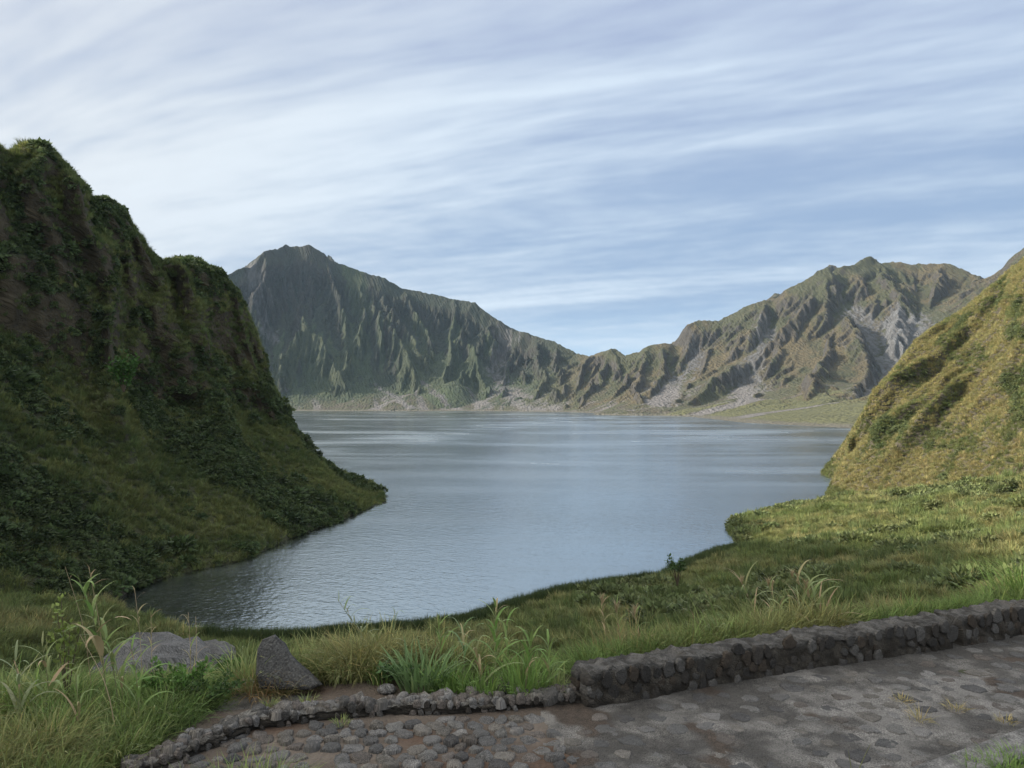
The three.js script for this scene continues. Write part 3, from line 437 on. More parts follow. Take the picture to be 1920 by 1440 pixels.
{ // the meadow below the viewpoint
  const r = rng(31), grass = [], bushes = [], reeds = [];
  for (let k = 0; k < 330000 && grass.length < 130000; k++) {
    const a = lerp(-0.66, 0.66, r()), d = 9 * Math.pow(215 / 9, Math.pow(r(), 0.72)), x = d * Math.sin(a), z = -d * Math.cos(a);
    if (inPoly(LAKE_POLY, x, z) || inPoly(EDGE_POLY, x, z)) continue;
    const y = ground(x, z); if (y < -0.05) continue;
    const m = fbm(x / 11, z / 11, 4), far = sstep(15, 70, d), near = 1 - far, g = fbm(x / 24 + 8, z / 24, 3), [ds] = polyDist(NEARSHORE, x, z);
    if (fbm(x / 7 + 20, z / 7, 3) > 0.12 && d > 26 && r() < 0.10) { reeds.push({ x, y, z, s: (0.9 + 1.1 * r()) * (x > 5 ? 1 : 0.75), turn: r() * 6.283, c: vary([0.105, 0.130, 0.056], r), k: Math.floor(r() * 3) }); continue; }
    if (ds < 2.2 && x > -32 && x < 25) { reeds.push({ x, y, z, s: 0.9 + 0.7 * r(), turn: r() * 6.283, c: vary([0.050, 0.070, 0.030], r), k: Math.floor(r() * 3) }); continue; }
    const lump = fbm(x / 3.2, z / 3.2, 3), bush = x > 8 && g + 0.5 * lump + 0.3 * (r() - 0.5) > 0.26 && d > 30, sz = lerp(0.34, 1.1, far) * (0.5 + 0.9 * r() * r() + 0.7 * sstep(-0.1, 0.45, lump));
    const c = bush ? [0.108, 0.132, 0.054] : mix3([0.110, 0.136, 0.054], [0.180, 0.178, 0.088], sstep(-0.25, 0.35, m + 0.25 * (r() - 0.5)));
    (bush ? bushes : grass).push({ x, y: y - 0.05, z, s: sz * (bush ? 1.3 : 1), turn: r() * 6.283, tx: 0.2 * (r() - 0.5), tz: 0.2 * (r() - 0.5), c: vary(c, r), k: Math.floor(r() * 3) });
  }
  console.log('meadow', grass.length, bushes.length, reeds.length);
  scatter('meadow_grass', 'olive green grass of the meadow between the bluff and the shore', 'grass', TUFTS, leafMat, grass);
  scatter('meadow_shrubs', 'low green shrubs among the grass of the shore meadow', 'shrubs', BUSHES, leafMat, bushes);
  const REEDS = [6, 7, 8].map((s) => tuft(s, 36, { len: [0.8, 1.3], width: 0.045, spread: 0.3, lean: 0.25, droop: 0.35, dry: 0.1 }));
  for (let k = 0; k < 5200; k++) { const t = 4.5 + 12 * r(), i = Math.floor(t), p = NEARSHORE[i], q = NEARSHORE[i + 1], f = t - i, rag = 1.6 * fbm(t * 9, 3, 3) + 0.4, x = lerp(p.x, q.x, f) + (r() - 0.5) * 1.6, z = lerp(p.z, q.z, f) - rag + 0.9 + (r() - 0.3) * 2.2; reeds.push({ x, y: Math.max(ground(x, z), -0.15), z, s: (0.6 + 0.8 * r()) * (1 + 0.5 * fbm(t * 30, 6, 2)), turn: r() * 6.283, c: vary([0.060, 0.080, 0.036], r), k: Math.floor(r() * 3) }); }
  scatter('shore_reeds', 'dark upright reeds lining the near shore of the lake', 'reeds', REEDS, leafMat, reeds);
}

// ---------------------------------------------------------------- stonework of the viewpoint
const onPave = (px, py) => onLevel(px, py, PAVE);
const stoneMats = [[0.27, 0.26, 0.25], [0.20, 0.195, 0.19], [0.34, 0.325, 0.31], [0.23, 0.20, 0.178], [0.15, 0.147, 0.144], [0.29, 0.265, 0.235]].map((c) => new THREE.MeshStandardMaterial({ color: new THREE.Color(...c), roughness: 0.93, map: rep(T.lichen, 3), bumpMap: rep(T.grit, 2.2), bumpScale: 0.025 }));
const paveMats = [[0.20, 0.192, 0.185], [0.15, 0.145, 0.143], [0.26, 0.25, 0.235], [0.19, 0.165, 0.145], [0.125, 0.12, 0.118], [0.23, 0.21, 0.185]].map((c) => new THREE.MeshStandardMaterial({ color: new THREE.Color(...c), roughness: 0.93, map: rep(T.lichen, 3), bumpMap: rep(T.grit, 2.2), bumpScale: 0.025 }));
const wallMats = [[0.088, 0.077, 0.066], [0.125, 0.118, 0.11], [0.062, 0.057, 0.052], [0.10, 0.078, 0.058], [0.19, 0.18, 0.168]].map((c) => new THREE.MeshStandardMaterial({ color: new THREE.Color(...c), roughness: 0.95, map: rep(T.lichen, 4), bumpMap: rep(T.grit, 3), bumpScale: 0.03 }));  // wall face stones: dark from moss, and from shade put into the colour
function stoneGeo(poly, h, r, sink = 0.03) {                       // poly: [x, z] about its middle; a rough cobble with a rounded crown
  const n = poly.length, pos = [], uv = [], idx = [], tilt = [(r() - 0.5) * 0.5, (r() - 0.5) * 0.5], dome = 0.7 + 0.5 * r();
  const ring = (f, y, j) => { for (const [x, z] of poly) { const q = 1 + (r() - 0.5) * j; pos.push(x * f * q, y + (y > 0 ? (x * tilt[0] + z * tilt[1]) * h * 3 * f + (r() - 0.5) * h * 0.28 : 0), z * f * q); uv.push(x * f + 5 * tilt[0], z * f + 7 * tilt[1]); } };
  ring(1.02, -sink, 0); ring(0.98, h * 0.55, 0.06); ring(0.86, h * 0.95 * dome, 0.16); ring(0.45, h * (0.8 + 0.35 * r()), 0.5);
  for (let k = 0; k < 3; k++) for (let i = 0; i < n; i++) { const a = k * n + i, b = k * n + (i + 1) % n; idx.push(a, a + n, b, b, a + n, b + n); }
  const top = pos.length / 3; pos.push(0, h * (0.95 + 0.2 * r()), 0); uv.push(5 * tilt[0], 7 * tilt[1]); for (let i = 0; i < n; i++) idx.push(3 * n + i, top, 3 * n + (i + 1) % n);
  const g = new THREE.BufferGeometry(); g.setAttribute('position', new THREE.Float32BufferAttribute(pos, 3)); g.setAttribute('uv', new THREE.Float32BufferAttribute(uv, 2)); g.setIndex(idx); g.computeVertexNormals(); return g;
}
function cells(box, size, keep, r, squash = 1) {                   // irregular paving: Voronoi cells of jittered points, as [cx, cz, polygon]
  const pts = [], [x0, x1, z0, z1] = box;
  for (let z = z0, row = 0; z <= z1; z += size * 0.87 * squash, row++) for (let x = x0; x <= x1; x += size) pts.push([x + (row % 2) * size / 2 + (r() - 0.5) * size * 0.62, z + (r() - 0.5) * size * 0.62 * squash]);
  const out = [];
  for (const p of pts) {
    if (!keep(p[0], p[1])) continue;
    let poly = [[-size, -size], [size, -size], [size, size], [-size, size]];
    for (const q of pts) { const dx = q[0] - p[0], dz = q[1] - p[1], d2 = dx * dx + dz * dz; if (d2 === 0 || d2 > size * size * 6) continue; const next = []; for (let i = 0; i < poly.length; i++) { const a = poly[i], b = poly[(i + 1) % poly.length], fa = a[0] * dx + a[1] * dz - d2 / 2, fb = b[0] * dx + b[1] * dz - d2 / 2; if (fa <= 0) next.push(a); if ((fa < 0) !== (fb < 0)) { const t = fa / (fa - fb); next.push([a[0] + (b[0] - a[0]) * t, a[1] + (b[1] - a[1]) * t]); } } poly = next; }
    if (poly.length < 3) continue;
    out.push([p[0], p[1], poly]);
  }
  return out;
}
function roundPoly(poly, n, shrink, r, rough) {                           // the polygon walked in n steps, its corners eased
  const out = [], cx = poly.reduce((s, p) => s + p[0], 0) / poly.length, cz = poly.reduce((s, p) => s + p[1], 0) / poly.length;
  for (let k = 0; k < n; k++) {
    const a = k / n * 6.2832, dx = Math.cos(a), dz = Math.sin(a); let best = 1e9;
    for (let i = 0; i < poly.length; i++) { const [px, pz] = poly[i], [qx, qz] = poly[(i + 1) % poly.length], ex = qx - px, ez = qz - pz, den = dx * ez - dz * ex; if (Math.abs(den) < 1e-9) continue; const t = ((px - cx) * ez - (pz - cz) * ex) / den, s = ((px - cx) * dz - (pz - cz) * dx) / den; if (t > 0 && s >= -1e-6 && s <= 1 + 1e-6) best = Math.min(best, t); }
    out.push(best);
  }
  const mean = out.reduce((s, v) => s + v, 0) / n;
  return [cx, cz, out.map((v, k) => { const a = k / n * 6.2832, w = out[(k + 1) % n] * 0.12 + v * 0.76 + out[(k + n - 1) % n] * 0.12, q = Math.min(w, mean * 1.5) * shrink * ((rough ?? 0.84) + (rough ? 0.42 : 0.22) * r()); return [Math.cos(a) * q, Math.sin(a) * q]; })];
}
const paveHeight = (x, z) => PAVE + 0.012 * fbm(x / 0.35, z / 0.35, 4) + 0.02 * fbm(x / 1.6, z / 1.6, 2);
const WALL_A = onPave(1110, 1327), WALL_B = onPave(1788, 1216), WALL_C = onPave(1806, 1212), WALL_D = new THREE.Vector3(8.4, PAVE, -9.15);
const RUBBLE = [[180, 1480], [300, 1432], [470, 1372], [610, 1350], [760, 1348], [1005, 1334], [1085, 1440], [1120, 1520], [160, 1520]].map(([px, py]) => onPave(px, py));
const rubbleBox = [Math.min(...RUBBLE.map((p) => p.x)), Math.max(...RUBBLE.map((p) => p.x)), Math.min(...RUBBLE.map((p) => p.z)), Math.max(...RUBBLE.map((p) => p.z))];
{ // mortared pavement on the right
  const g = gridMesh(360, 260, (i, j) => {
    const z = lerp(-3.2, -9.4, j / 259), x = lerp(-3.6, 8.0, i / 359); const front = WALL_A.z + (x - WALL_A.x) * (WALL_D.z - WALL_A.z) / (WALL_D.x - WALL_A.x);
    const zz = Math.max(z, x > WALL_A.x ? front - 0.12 : lerp(front, -6.15 + 0.1 * x, 1)), wild = fbm(x / 0.3, zz / 0.3, 4), big = fbm(x / 1.1, zz / 1.1, 3), inRub = inPoly(RUBBLE, x, zz);
    let y = paveHeight(x, zz) - (inRub ? 0.035 : 0) + 0.006 * fbm(x / 0.06, zz / 0.06, 2);
    const leftDirt = !inRub && zz > -5.9 && x < -0.05 && !inPoly([...RUBBLE, { x: 0.4, z: -3 }], x, zz); if (x < rubbleBox[0] + 0.2 || (x < 0.25 && !inRub && zz < -5.0)) y -= 0.05 * sstep(0.4, 0.0, x);
    let c = mix3([0.125, 0.116, 0.105], [0.36, 0.34, 0.315], sstep(-0.22, 0.34, wild * 0.8 + big)); c = mix3(c, [0.12, 0.09, 0.068], sstep(0.24, 0.42, fbm(x / 0.55 + 7, zz / 0.55, 4) + (inRub ? 0.12 : 0) + 0.35 * sstep(0.55, 0.1, Math.abs(x - 0.38)) * sstep(-4.6, -5.4, zz)));
    if (inRub) c = mix3(c, mix3([0.085, 0.07, 0.055], [0.17, 0.15, 0.125], sstep(-0.2, 0.3, wild)), 0.85);
    return [x, y, zz, ...c, x, zz];
  });
  const pave = tag(part('stone_pavement', g, new THREE.MeshStandardMaterial({ vertexColors: true, roughness: 0.95, map: rep(T.lichen, 1 / 0.5), bumpMap: rep(T.grit, 1 / 0.4), bumpScale: 0.02 })), 'grey mortared stone pavement in front of the low wall', 'pavement', null, 'structure');
  const r = rng(41), okay = (x, z) => { if (inPoly(RUBBLE, x, z) || x < 0.3 - 0.18 * (z + 5)) return false; const front = WALL_A.z + (x - WALL_A.x) * (WALL_D.z - WALL_A.z) / (WALL_D.x - WALL_A.x); const p = pixelOf(new THREE.Vector3(x, PAVE, z)); return z > front + 0.16 && p[0] < 1990 && p[1] < 1490 && p[0] > 900; };
  let count = 0;
  for (const [x, z, poly] of cells([-0.5, 7, -8.5, -4.4], 0.225, okay, r)) {
    if (r() < 0.12) continue;
    const [ox, oz, q] = roundPoly(poly, 11, 0.50 + 0.36 * r(), r, 0.72), m = part('stone', stoneGeo(q, 0.002 + 0.008 * r(), r, 0.03), (r() < 0.35 ? stoneMats : paveMats)[Math.floor(r() * 6)], pave); m.position.set(x + ox, paveHeight(x + ox, z + oz) - 0.002, z + oz); count++;
  }
  let rub = 0;
  for (const [x, z, poly] of cells([rubbleBox[0], rubbleBox[1], rubbleBox[2], rubbleBox[3]], 0.142, (x, z) => inPoly(RUBBLE, x + 0.16 * fbm(x / 0.3, z / 0.3, 2), z) && fbm(x / 0.5 + 3, z / 0.5, 3) > -0.33 && pixelOf(new THREE.Vector3(x, PAVE, z))[1] < 1475, r)) {
    const [ox, oz, q] = roundPoly(poly, 10, 0.78 + 0.24 * r(), r, 0.72), m = part('cobble', stoneGeo(q, 0.026 + 0.036 * r() * r(), r, 0.05), (r() < 0.4 ? paveMats : stoneMats)[Math.floor(r() * 6)], pave); m.position.set(x + ox, paveHeight(x + ox, z + oz) - 0.03, z + oz); m.rotation.set((r() - 0.5) * 0.32, 0, (r() - 0.5) * 0.32); rub++;
  }
  console.log('pavement stones', count, rub);
}
function rubbleWall(name, label, path, height, thick, opt) {        // path: front foot from left to right
  const r = rng(opt.seed), L = [0]; for (let i = 1; i < path.length; i++) L.push(L[i - 1] + path[i].distanceTo(path[i - 1]));
  const len = L[L.length - 1], root = thing(name, path[0].clone()), o = path[0];
  const spot = (s) => { let k = 0; while (k < path.length - 2 && L[k + 1] < s) k++; const f = clamp((s - L[k]) / (L[k + 1] - L[k]), 0, 1), a = path[k], b = path[k + 1], d = b.clone().sub(a).normalize(); return [lerp(a.x, b.x, f) - o.x, lerp(a.z, b.z, f) - o.z, d.x, d.z]; };
  const topOf = (s) => height * (1 + (opt.wave ?? 0.1) * fbm(s / 0.5 + opt.seed, 1, 3) + (opt.wave ?? 0.1) * 0.5 * fbm(s / 0.1, 4, 3));
  // core: front face, top, back face, with rough ends
  const NS = Math.max(24, Math.round(len / 0.03)), prof = [[0, -0.08], [0, 0.06], [0, 0.3], [0.01, 0.55], [0.015, 0.8], [0.03, 0.93], [0.07, 0.99], [0.2, 1.0], [0.4, 1.01], [0.6, 1.0], [0.8, 1.0], [0.93, 0.98], [0.98, 0.9], [1, 0.5], [1, -0.3], [1, -1.2]], NP = prof.length;
  const core = gridMesh(NS + 4, NP * 2, (i, jj) => {
    const j = jj / 2, k = Math.min(Math.floor(j), NP - 2), f = Math.min(j - k, 1), D = lerp(prof[k][0], prof[k + 1][0], f) * thick, E = lerp(prof[k][1], prof[k + 1][1], f);
    const end = i < 2 || i > NS + 1, s = clamp((i - 2) / (NS - 1), 0, 1) * len, [x, z, dx, dz] = spot(s), t = topOf(s), wob = 0.034 * fbm(s / 0.06, j * 0.9, 3) + 0.03 * fbm(s / 0.25, j * 0.3 + 5, 3);
    const cap = (i === 0 || i === NS + 3) ? 0.0 : 1, dd = cap ? D : thick * 0.5, EE = cap ? E : Math.min(E, 0.5);
    const d = dd + (E < 0.995 ? wob : 0), y = EE * t + (E >= 0.9 ? wob * 1.1 + 0.012 * fbm(s / 0.03, j, 2) : 0);
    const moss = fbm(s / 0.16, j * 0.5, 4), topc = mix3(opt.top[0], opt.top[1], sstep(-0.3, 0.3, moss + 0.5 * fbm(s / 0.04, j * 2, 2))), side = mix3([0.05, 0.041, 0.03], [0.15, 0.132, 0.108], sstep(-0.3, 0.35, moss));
    const c = mix3(side, topc, sstep(0.80 + 0.45 * moss, 0.88 + 0.45 * moss, E) * (j > 12 ? 0 : 1));  // face darker than cap: part moss and mortar, part shade painted in
    return [x + dz * d, y, z - dx * d, ...c, s, j * 0.06];
  });
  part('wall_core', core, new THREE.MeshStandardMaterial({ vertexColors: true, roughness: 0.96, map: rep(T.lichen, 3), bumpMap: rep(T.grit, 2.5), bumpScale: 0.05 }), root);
  for (const [s, y, poly] of cells([0.02, len - 0.02, height * 0.08, height * 0.93], opt.stone, (s, y) => s > 0.03 && s < len - 0.03 && y > height * 0.05 && y < height * 0.95, r, 0.85)) {
    const [os, oy, q] = roundPoly(poly, 10, 0.66 + 0.32 * r(), r, 0.7), ss = clamp(s + os, 0.03, len - 0.03), [x, z, dx, dz] = spot(ss); if (r() < 0.14) continue;
    const g = stoneGeo(q, (0.004 + 0.024 * r() * r()) * (opt.proud ?? 1), r, 0.02); g.rotateX(Math.PI / 2);
    const m = part('stone', g, (opt.mats ?? wallMats)[Math.floor(r() * (opt.mats ?? wallMats).length)], root); m.position.set(x - dz * 0.004, (y + oy), z + dx * 0.004); m.rotation.y = -Math.atan2(dz, dx);
  }
  if (opt.endStones) for (let k = 0; k < opt.endStones; k++) { const [x, z, dx, dz] = spot(0), w = (k % 2 + 0.5) / 2 * thick, y = (Math.floor(k / 2) + 0.5) / Math.ceil(opt.endStones / 2) * height * 0.9, q = []; for (let a = 0; a < 9; a++) q.push([Math.cos(a / 9 * 6.283) * 0.075 * (0.8 + 0.4 * r()), Math.sin(a / 9 * 6.283) * 0.06 * (0.8 + 0.4 * r())]); const g = stoneGeo(q, 0.04, r, 0.02); g.rotateX(Math.PI / 2); const m = part('stone', g, wallMats[k === 2 ? 4 : k % 4], root); m.position.set(x + dz * w - dx * 0.005, y, z - dx * w - dz * 0.005); m.rotation.y = -Math.atan2(dz, dx) - Math.PI / 2; }
  if (opt.rubble) for (let k = 0; k < opt.rubble; k++) {              // loose lumps bedded in the top
    const s = (k + r()) / opt.rubble * len, [x, z, dx, dz] = spot(s), w = (0.1 + 0.85 * r()) * thick, q = [], R0 = 0.022 + 0.045 * r() * r(); for (let a = 0; a < 9; a++) q.push([Math.cos(a / 9 * 6.283) * R0 * 1.3 * (0.7 + 0.6 * r()), Math.sin(a / 9 * 6.283) * R0 * (0.7 + 0.6 * r())]);
    const m = part('stone', stoneGeo(q, R0 * (0.5 + 0.7 * r()), r, 0.03), [stoneMats[2], stoneMats[0], stoneMats[5], wallMats[4], stoneMats[3]][Math.floor(r() * 5)], root); m.position.set(x + dz * w, topOf(s) - 0.006, z - dx * w); m.rotation.set((r() - 0.5) * 0.7, r() * 6, (r() - 0.5) * 0.7);
  }
  tag(root, label, opt.category ?? 'wall', name === 'stone_wall' ? 'stretches of rubble wall along the pavement' : undefined);
  return root;
}
const bend = (a, b, n, sag) => Array.from({ length: n + 1 }, (_, k) => { const t = k / n; return new THREE.Vector3(lerp(a.x, b.x, t), PAVE, lerp(a.z, b.z, t) + sag * Math.sin(t * Math.PI)); });
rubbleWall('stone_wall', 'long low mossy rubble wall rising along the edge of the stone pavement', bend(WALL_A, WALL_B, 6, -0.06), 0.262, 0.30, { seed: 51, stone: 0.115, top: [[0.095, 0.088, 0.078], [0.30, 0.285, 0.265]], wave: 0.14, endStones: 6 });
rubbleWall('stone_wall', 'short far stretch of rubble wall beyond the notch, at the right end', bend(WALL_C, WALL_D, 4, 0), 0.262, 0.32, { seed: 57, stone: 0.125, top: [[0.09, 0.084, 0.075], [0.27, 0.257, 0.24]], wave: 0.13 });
const KERB = [[252, 1462], [330, 1432], [400, 1398], [480, 1366], [600, 1348], [720, 1338], [850, 1337], [960, 1328], [1092, 1318]].map(([px, py]) => onPave(px, py));
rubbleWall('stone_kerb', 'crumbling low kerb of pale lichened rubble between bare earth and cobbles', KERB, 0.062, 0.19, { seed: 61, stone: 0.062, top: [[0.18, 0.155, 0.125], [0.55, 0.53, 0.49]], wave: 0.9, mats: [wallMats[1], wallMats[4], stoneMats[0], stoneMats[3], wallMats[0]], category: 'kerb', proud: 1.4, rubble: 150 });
{ // concrete edging in the right corner
  const a = onPave(1700, 1452), b = onPave(1985, 1350), d = b.clone().sub(a), n = new THREE.Vector3(-d.z, 0, d.x).normalize(), root = thing('concrete_kerb', a.clone());
  const g = gridMesh(60, 14, (i, j) => { const t = i / 59, w = [-0.004, 0, 0.006, 0.02, 0.05, 0.09, 0.13, 0.17, 0.21, 0.24, 0.254, 0.262, 0.266, 0.27][j], h = [-0.05, 0.02, 0.04, 0.048, 0.05, 0.051, 0.05, 0.05, 0.05, 0.048, 0.04, 0.02, -0.02, -0.1][j], k = 0.006 * fbm(t * 30, j * 0.7, 3); const c = mix3([0.2, 0.192, 0.182], [0.40, 0.385, 0.365], sstep(-0.3, 0.3, fbm(t * 14, j * 0.6, 4))); return [d.x * t + n.x * (w + k), h + k, d.z * t + n.z * (w + k), ...c, t * 1.6, w]; });
  part('kerb_block', g, new THREE.MeshStandardMaterial({ vertexColors: true, roughness: 0.95, map: rep(T.lichen, 2), bumpMap: rep(T.grit, 2.5), bumpScale: 0.012 }), root);
  tag(root, 'plain concrete kerb edging in the lower right corner of the pavement', 'kerb');
}

// ---------------------------------------------------------------- plants and rocks at the viewpoint, one by one
const PLM = (c, t = 0.35) => new THREE.MeshPhysicalMaterial({ color: new THREE.Color(...c), vertexColors: true, roughness: 0.75, transmission: t, thickness: 0, side: THREE.DoubleSide, specularIntensity: 0.5 });
const M_REED = PLM([0.22, 0.33, 0.10]), M_REED2 = PLM([0.29, 0.34, 0.15]), M_BLUE = PLM([0.19, 0.28, 0.13]), M_DRY = PLM([0.42, 0.33, 0.20], 0.25), M_LEAF = PLM([0.13, 0.24, 0.055]), M_GLOSS = PLM([0.07, 0.13, 0.035]), M_STEM = new THREE.MeshStandardMaterial({ color: new THREE.Color(0.19, 0.20, 0.09), roughness: 0.8 }), M_STRAW = new THREE.MeshStandardMaterial({ color: new THREE.Color(0.36, 0.28, 0.17), roughness: 0.85 }), M_BARK = new THREE.MeshStandardMaterial({ color: new THREE.Color(0.10, 0.075, 0.05), roughness: 0.9 });
const standing = (px, py, d) => { const p = at(px, py, d); p.y = Math.min(p.y, ground(p.x, p.z)); return p; };
const stemGeo = (pts, r0, r1) => { const c = new THREE.CatmullRomCurve3(pts), g = new THREE.TubeGeometry(c, 10, 1, 5), P = g.attributes.position, v = new THREE.Vector3(), q = new THREE.Vector3(); for (let i = 0; i <= 10; i++) { c.getPointAt(i / 10, q); const rr = lerp(r0, r1, i / 10); for (let k = 0; k <= 5; k++) { const n = i * 6 + k; v.fromBufferAttribute(P, n).sub(q).multiplyScalar(rr).add(q); P.setXYZ(n, v.x, v.y, v.z); } } return g; };
function oneBlade(len, width, lean, droop, seg, tone = [1, 1, 1]) {  // a folded leaf along +x
  const out = { pos: [], col: [], idx: [] }; strip(bladeCurve(0, 0, 0, len, lean, droop, seg), width, new THREE.Vector3(0.15, 1, 0.1), out, tone); return toGeo(out);
}
const REED_LEAVES = [[1, .075, .35, 1.9], [1, .065, .5, 1.5], [1, .08, .2, 2.3], [1, .06, .6, 1.2], [1, .07, .3, 1.2]].map(([l, w, a, d], k) => oneBlade(l, w, a, d, 7, [0.9 + 0.06 * k, 1, 0.85 + 0.05 * k]));
function reed(name, label, foot, tip, seed, o = {}) {             // a cane from foot to tip with arching leaves along it
  const r = rng(seed), root = thing(name, foot), t = tip.clone().sub(foot), mid = t.clone().multiplyScalar(0.5).add(new THREE.Vector3(-t.x * 0.15, t.y * 0.06, -t.z * 0.1)), pts = [new THREE.Vector3(), mid, t], c = new THREE.CatmullRomCurve3(pts);
  part('stem', stemGeo(pts, o.thick ?? 0.006, 0.0015), o.stemMat ?? M_STEM, root);
  const n = o.leaves ?? 12;
  for (let k = 0; k < n; k++) {
    const f = lerp(o.from ?? 0.25, 1, (k + 0.5 * r()) / n), L = (o.len ?? 0.5) * (0.6 + 0.6 * r()) * (1.15 - 0.5 * f), m = part('leaf', REED_LEAVES[Math.floor(r() * 5)], r() < (o.dry ?? 0.12) ? M_DRY : o.mat ?? M_REED, root);
    m.position.copy(c.getPointAt(Math.min(f, 1))); m.scale.set(L, L, L * (o.wide ?? 1) ); m.rotation.y = o.side !== undefined ? o.side + (r() - 0.5) * 1.6 : k * 2.4 + r(); m.rotation.z = (r() - 0.5) * 0.5;
  }
  if (o.plume) { const out = { pos: [], col: [], idx: [] }; for (let k = 0; k < 40; k++) { const s = r() * o.plume, a = r() * 6.28; strip(bladeCurve(0, 0, a, 0.05 + 0.05 * r(), 0.3 + 0.3 * r(), 0.5, 2).map((p) => p.add(new THREE.Vector3(0, s - o.plume * 0.6, 0))), 0.006, new THREE.Vector3(0.3, 1, 0.2), out, [1, 1, 1]); } const m = part('seed_head', toGeo(out), M_DRY, root); m.position.copy(t); }
  return tag(root, label, 'reed', { tall_reed: 'tall green reeds growing round the viewpoint', dry_cane: 'dry dead canes standing among the reeds', tall_grass: 'long pale grass stems behind the wall' }[name]);
}
function clump(name, label, foot, seed, o) {                       // a tussock: one mesh of blades
  const m = shade(new THREE.Mesh(tuft(seed, o.n ?? 90, { len: o.len, width: o.width ?? 0.012, spread: o.spread ?? 0.16, lean: o.lean ?? 0.6, droop: o.droop ?? 1.3, seg: 5, dry: o.dry ?? 0.12 }), o.mat ?? M_REED));
  m.name = numbered(name); m.position.copy(foot); scene.add(m); return tag(m, label, o.category ?? 'grass clump', { grass_clump: 'green grass clumps round the viewpoint', dead_grass_clump: 'dead brown grass beside the slab', dry_tuft: 'straw tufts growing on the pavement', grass_tuft: 'small grass tufts on bare ground' }[name]);
}
function bush(name, label, foot, seed, o) {
  const root = thing(name, foot), r = rng(seed), leaf = [], lo = { pos: [], col: [], idx: [] };
  for (let b = 0; b < o.branches; b++) {
    const az = o.fan ? lerp(o.fan[0], o.fan[1], (b + r() * 0.6) / o.branches) : b * 2.4 + r(), tip = new THREE.Vector3(Math.cos(az) * o.wide * (0.5 + 0.6 * r()), o.tall * (0.6 + 0.45 * r()), Math.sin(az) * o.wide * 0.6 * (0.5 + 0.6 * r())), pts = [new THREE.Vector3(), tip.clone().multiplyScalar(0.5).add(new THREE.Vector3(0, o.tall * 0.1, 0)), tip], c = new THREE.CatmullRomCurve3(pts);
    part('branch', stemGeo(pts, o.thick ?? 0.006, 0.002), M_BARK, root);
    for (let k = 0; k < o.leaves; k++) {
      const f = lerp(o.from ?? 0.4, 1, Math.pow(r(), 0.7)), p = c.getPointAt(f), u = new THREE.Vector3(r() - 0.5, r() - 0.25, r() - 0.5).normalize(), w = new THREE.Vector3().crossVectors(u, new THREE.Vector3(r() - 0.5, r(), r() - 0.5)).normalize(), L = o.size * (0.6 + 0.7 * r()), s = lo.pos.length / 3, t = 0.7 + 0.6 * r(), nn = new THREE.Vector3().crossVectors(u, w).multiplyScalar(L * 0.1); p.addScaledVector(new THREE.Vector3(r() - .5, r() - .5, r() - .5), o.fluff ?? 0.06);
      for (const q of [p, p.clone().addScaledVector(u, L * 0.5).addScaledVector(w, L * 0.28).add(nn), p.clone().addScaledVector(u, L), p.clone().addScaledVector(u, L * 0.5).addScaledVector(w, -L * 0.28).add(nn)]) { lo.pos.push(q.x, q.y, q.z); lo.col.push(t, t, t); }
      lo.idx.push(s, s + 1, s + 2, s, s + 2, s + 3);
    }
  }
  const lv = part('foliage', toGeo(lo), o.mat ?? M_LEAF, root); lv.userData.kind = 'stuff';
  return tag(root, label, o.category ?? 'bush', name === 'leafy_bush' ? 'low leafy bushes at the viewpoint' : undefined);
}
const rockMat = new THREE.MeshStandardMaterial({ vertexColors: true, roughness: 0.95, map: rep(T.lichen, 1.6), bumpMap: rep(T.grit, 1.2), bumpScale: 0.03 });
function rock(name, label, pos, size, seed, o = {}) {
  const g = new THREE.IcosahedronGeometry(1, 5), P = g.attributes.position, v = new THREE.Vector3(), col = [], uv = [];
  for (let i = 0; i < P.count; i++) {
    v.fromBufferAttribute(P, i); let q = 1 + 0.30 * fbm(v.x * 1.3 + seed, v.y * 1.3 + v.z * 1.7, 3) + 0.10 * fbm(v.x * 5 + v.y * 3, v.z * 5 + seed, 3); q -= 0.10 * Math.pow(1 - Math.abs(n2(v.x * 1.6 + seed * 2, v.y * 2.2 + v.z * 1.6)), 9) + 0.03 * Math.pow(1 - Math.abs(n2(v.x * 4 + v.z * 3, v.y * 5 + seed)), 6); if (o.facets) q *= 1 - 0.10 * Math.abs(n2(v.x * 2 + seed, v.z * 2 + v.y * 2));
    v.multiplyScalar(q); if (o.strata) v.y += 0.05 * Math.sin((v.x * 0.5 + v.y + v.z * 0.3) * 16);
    P.setXYZ(i, v.x * size[0], v.y * size[1], v.z * size[2]);
    const m = fbm(v.x * 3 + seed, v.y * 3 + v.z * 3, 4); col.push(...mix3(o.c?.[0] ?? [0.16, 0.155, 0.15], o.c?.[1] ?? [0.27, 0.265, 0.26], sstep(-0.3, 0.3, m))); uv.push(v.x * size[0] + v.y * size[1], v.z * size[2] + v.y * size[1] * 0.6);
  }
  g.setAttribute('color', new THREE.Float32BufferAttribute(col, 3)); g.setAttribute('uv', new THREE.Float32BufferAttribute(uv, 2)); g.computeVertexNormals();
  const m = shade(new THREE.Mesh(g, rockMat)); m.name = numbered(name); m.position.copy(pos); if (o.turn) m.rotation.set(...o.turn); scene.add(m); return tag(m, label, 'rock', name === 'boulder' ? 'grey rock outcrop at the left' : 'small stones lying on the earth');
}
rock('boulder', 'broad smooth grey rock outcrop behind the tall reeds on the left', at(305, 1270, 9.2), [0.78, 0.50, 0.62], 3.1, { facets: 1, turn: [0, 0.3, -0.06], c: [[0.17, 0.168, 0.168], [0.25, 0.248, 0.245]] });
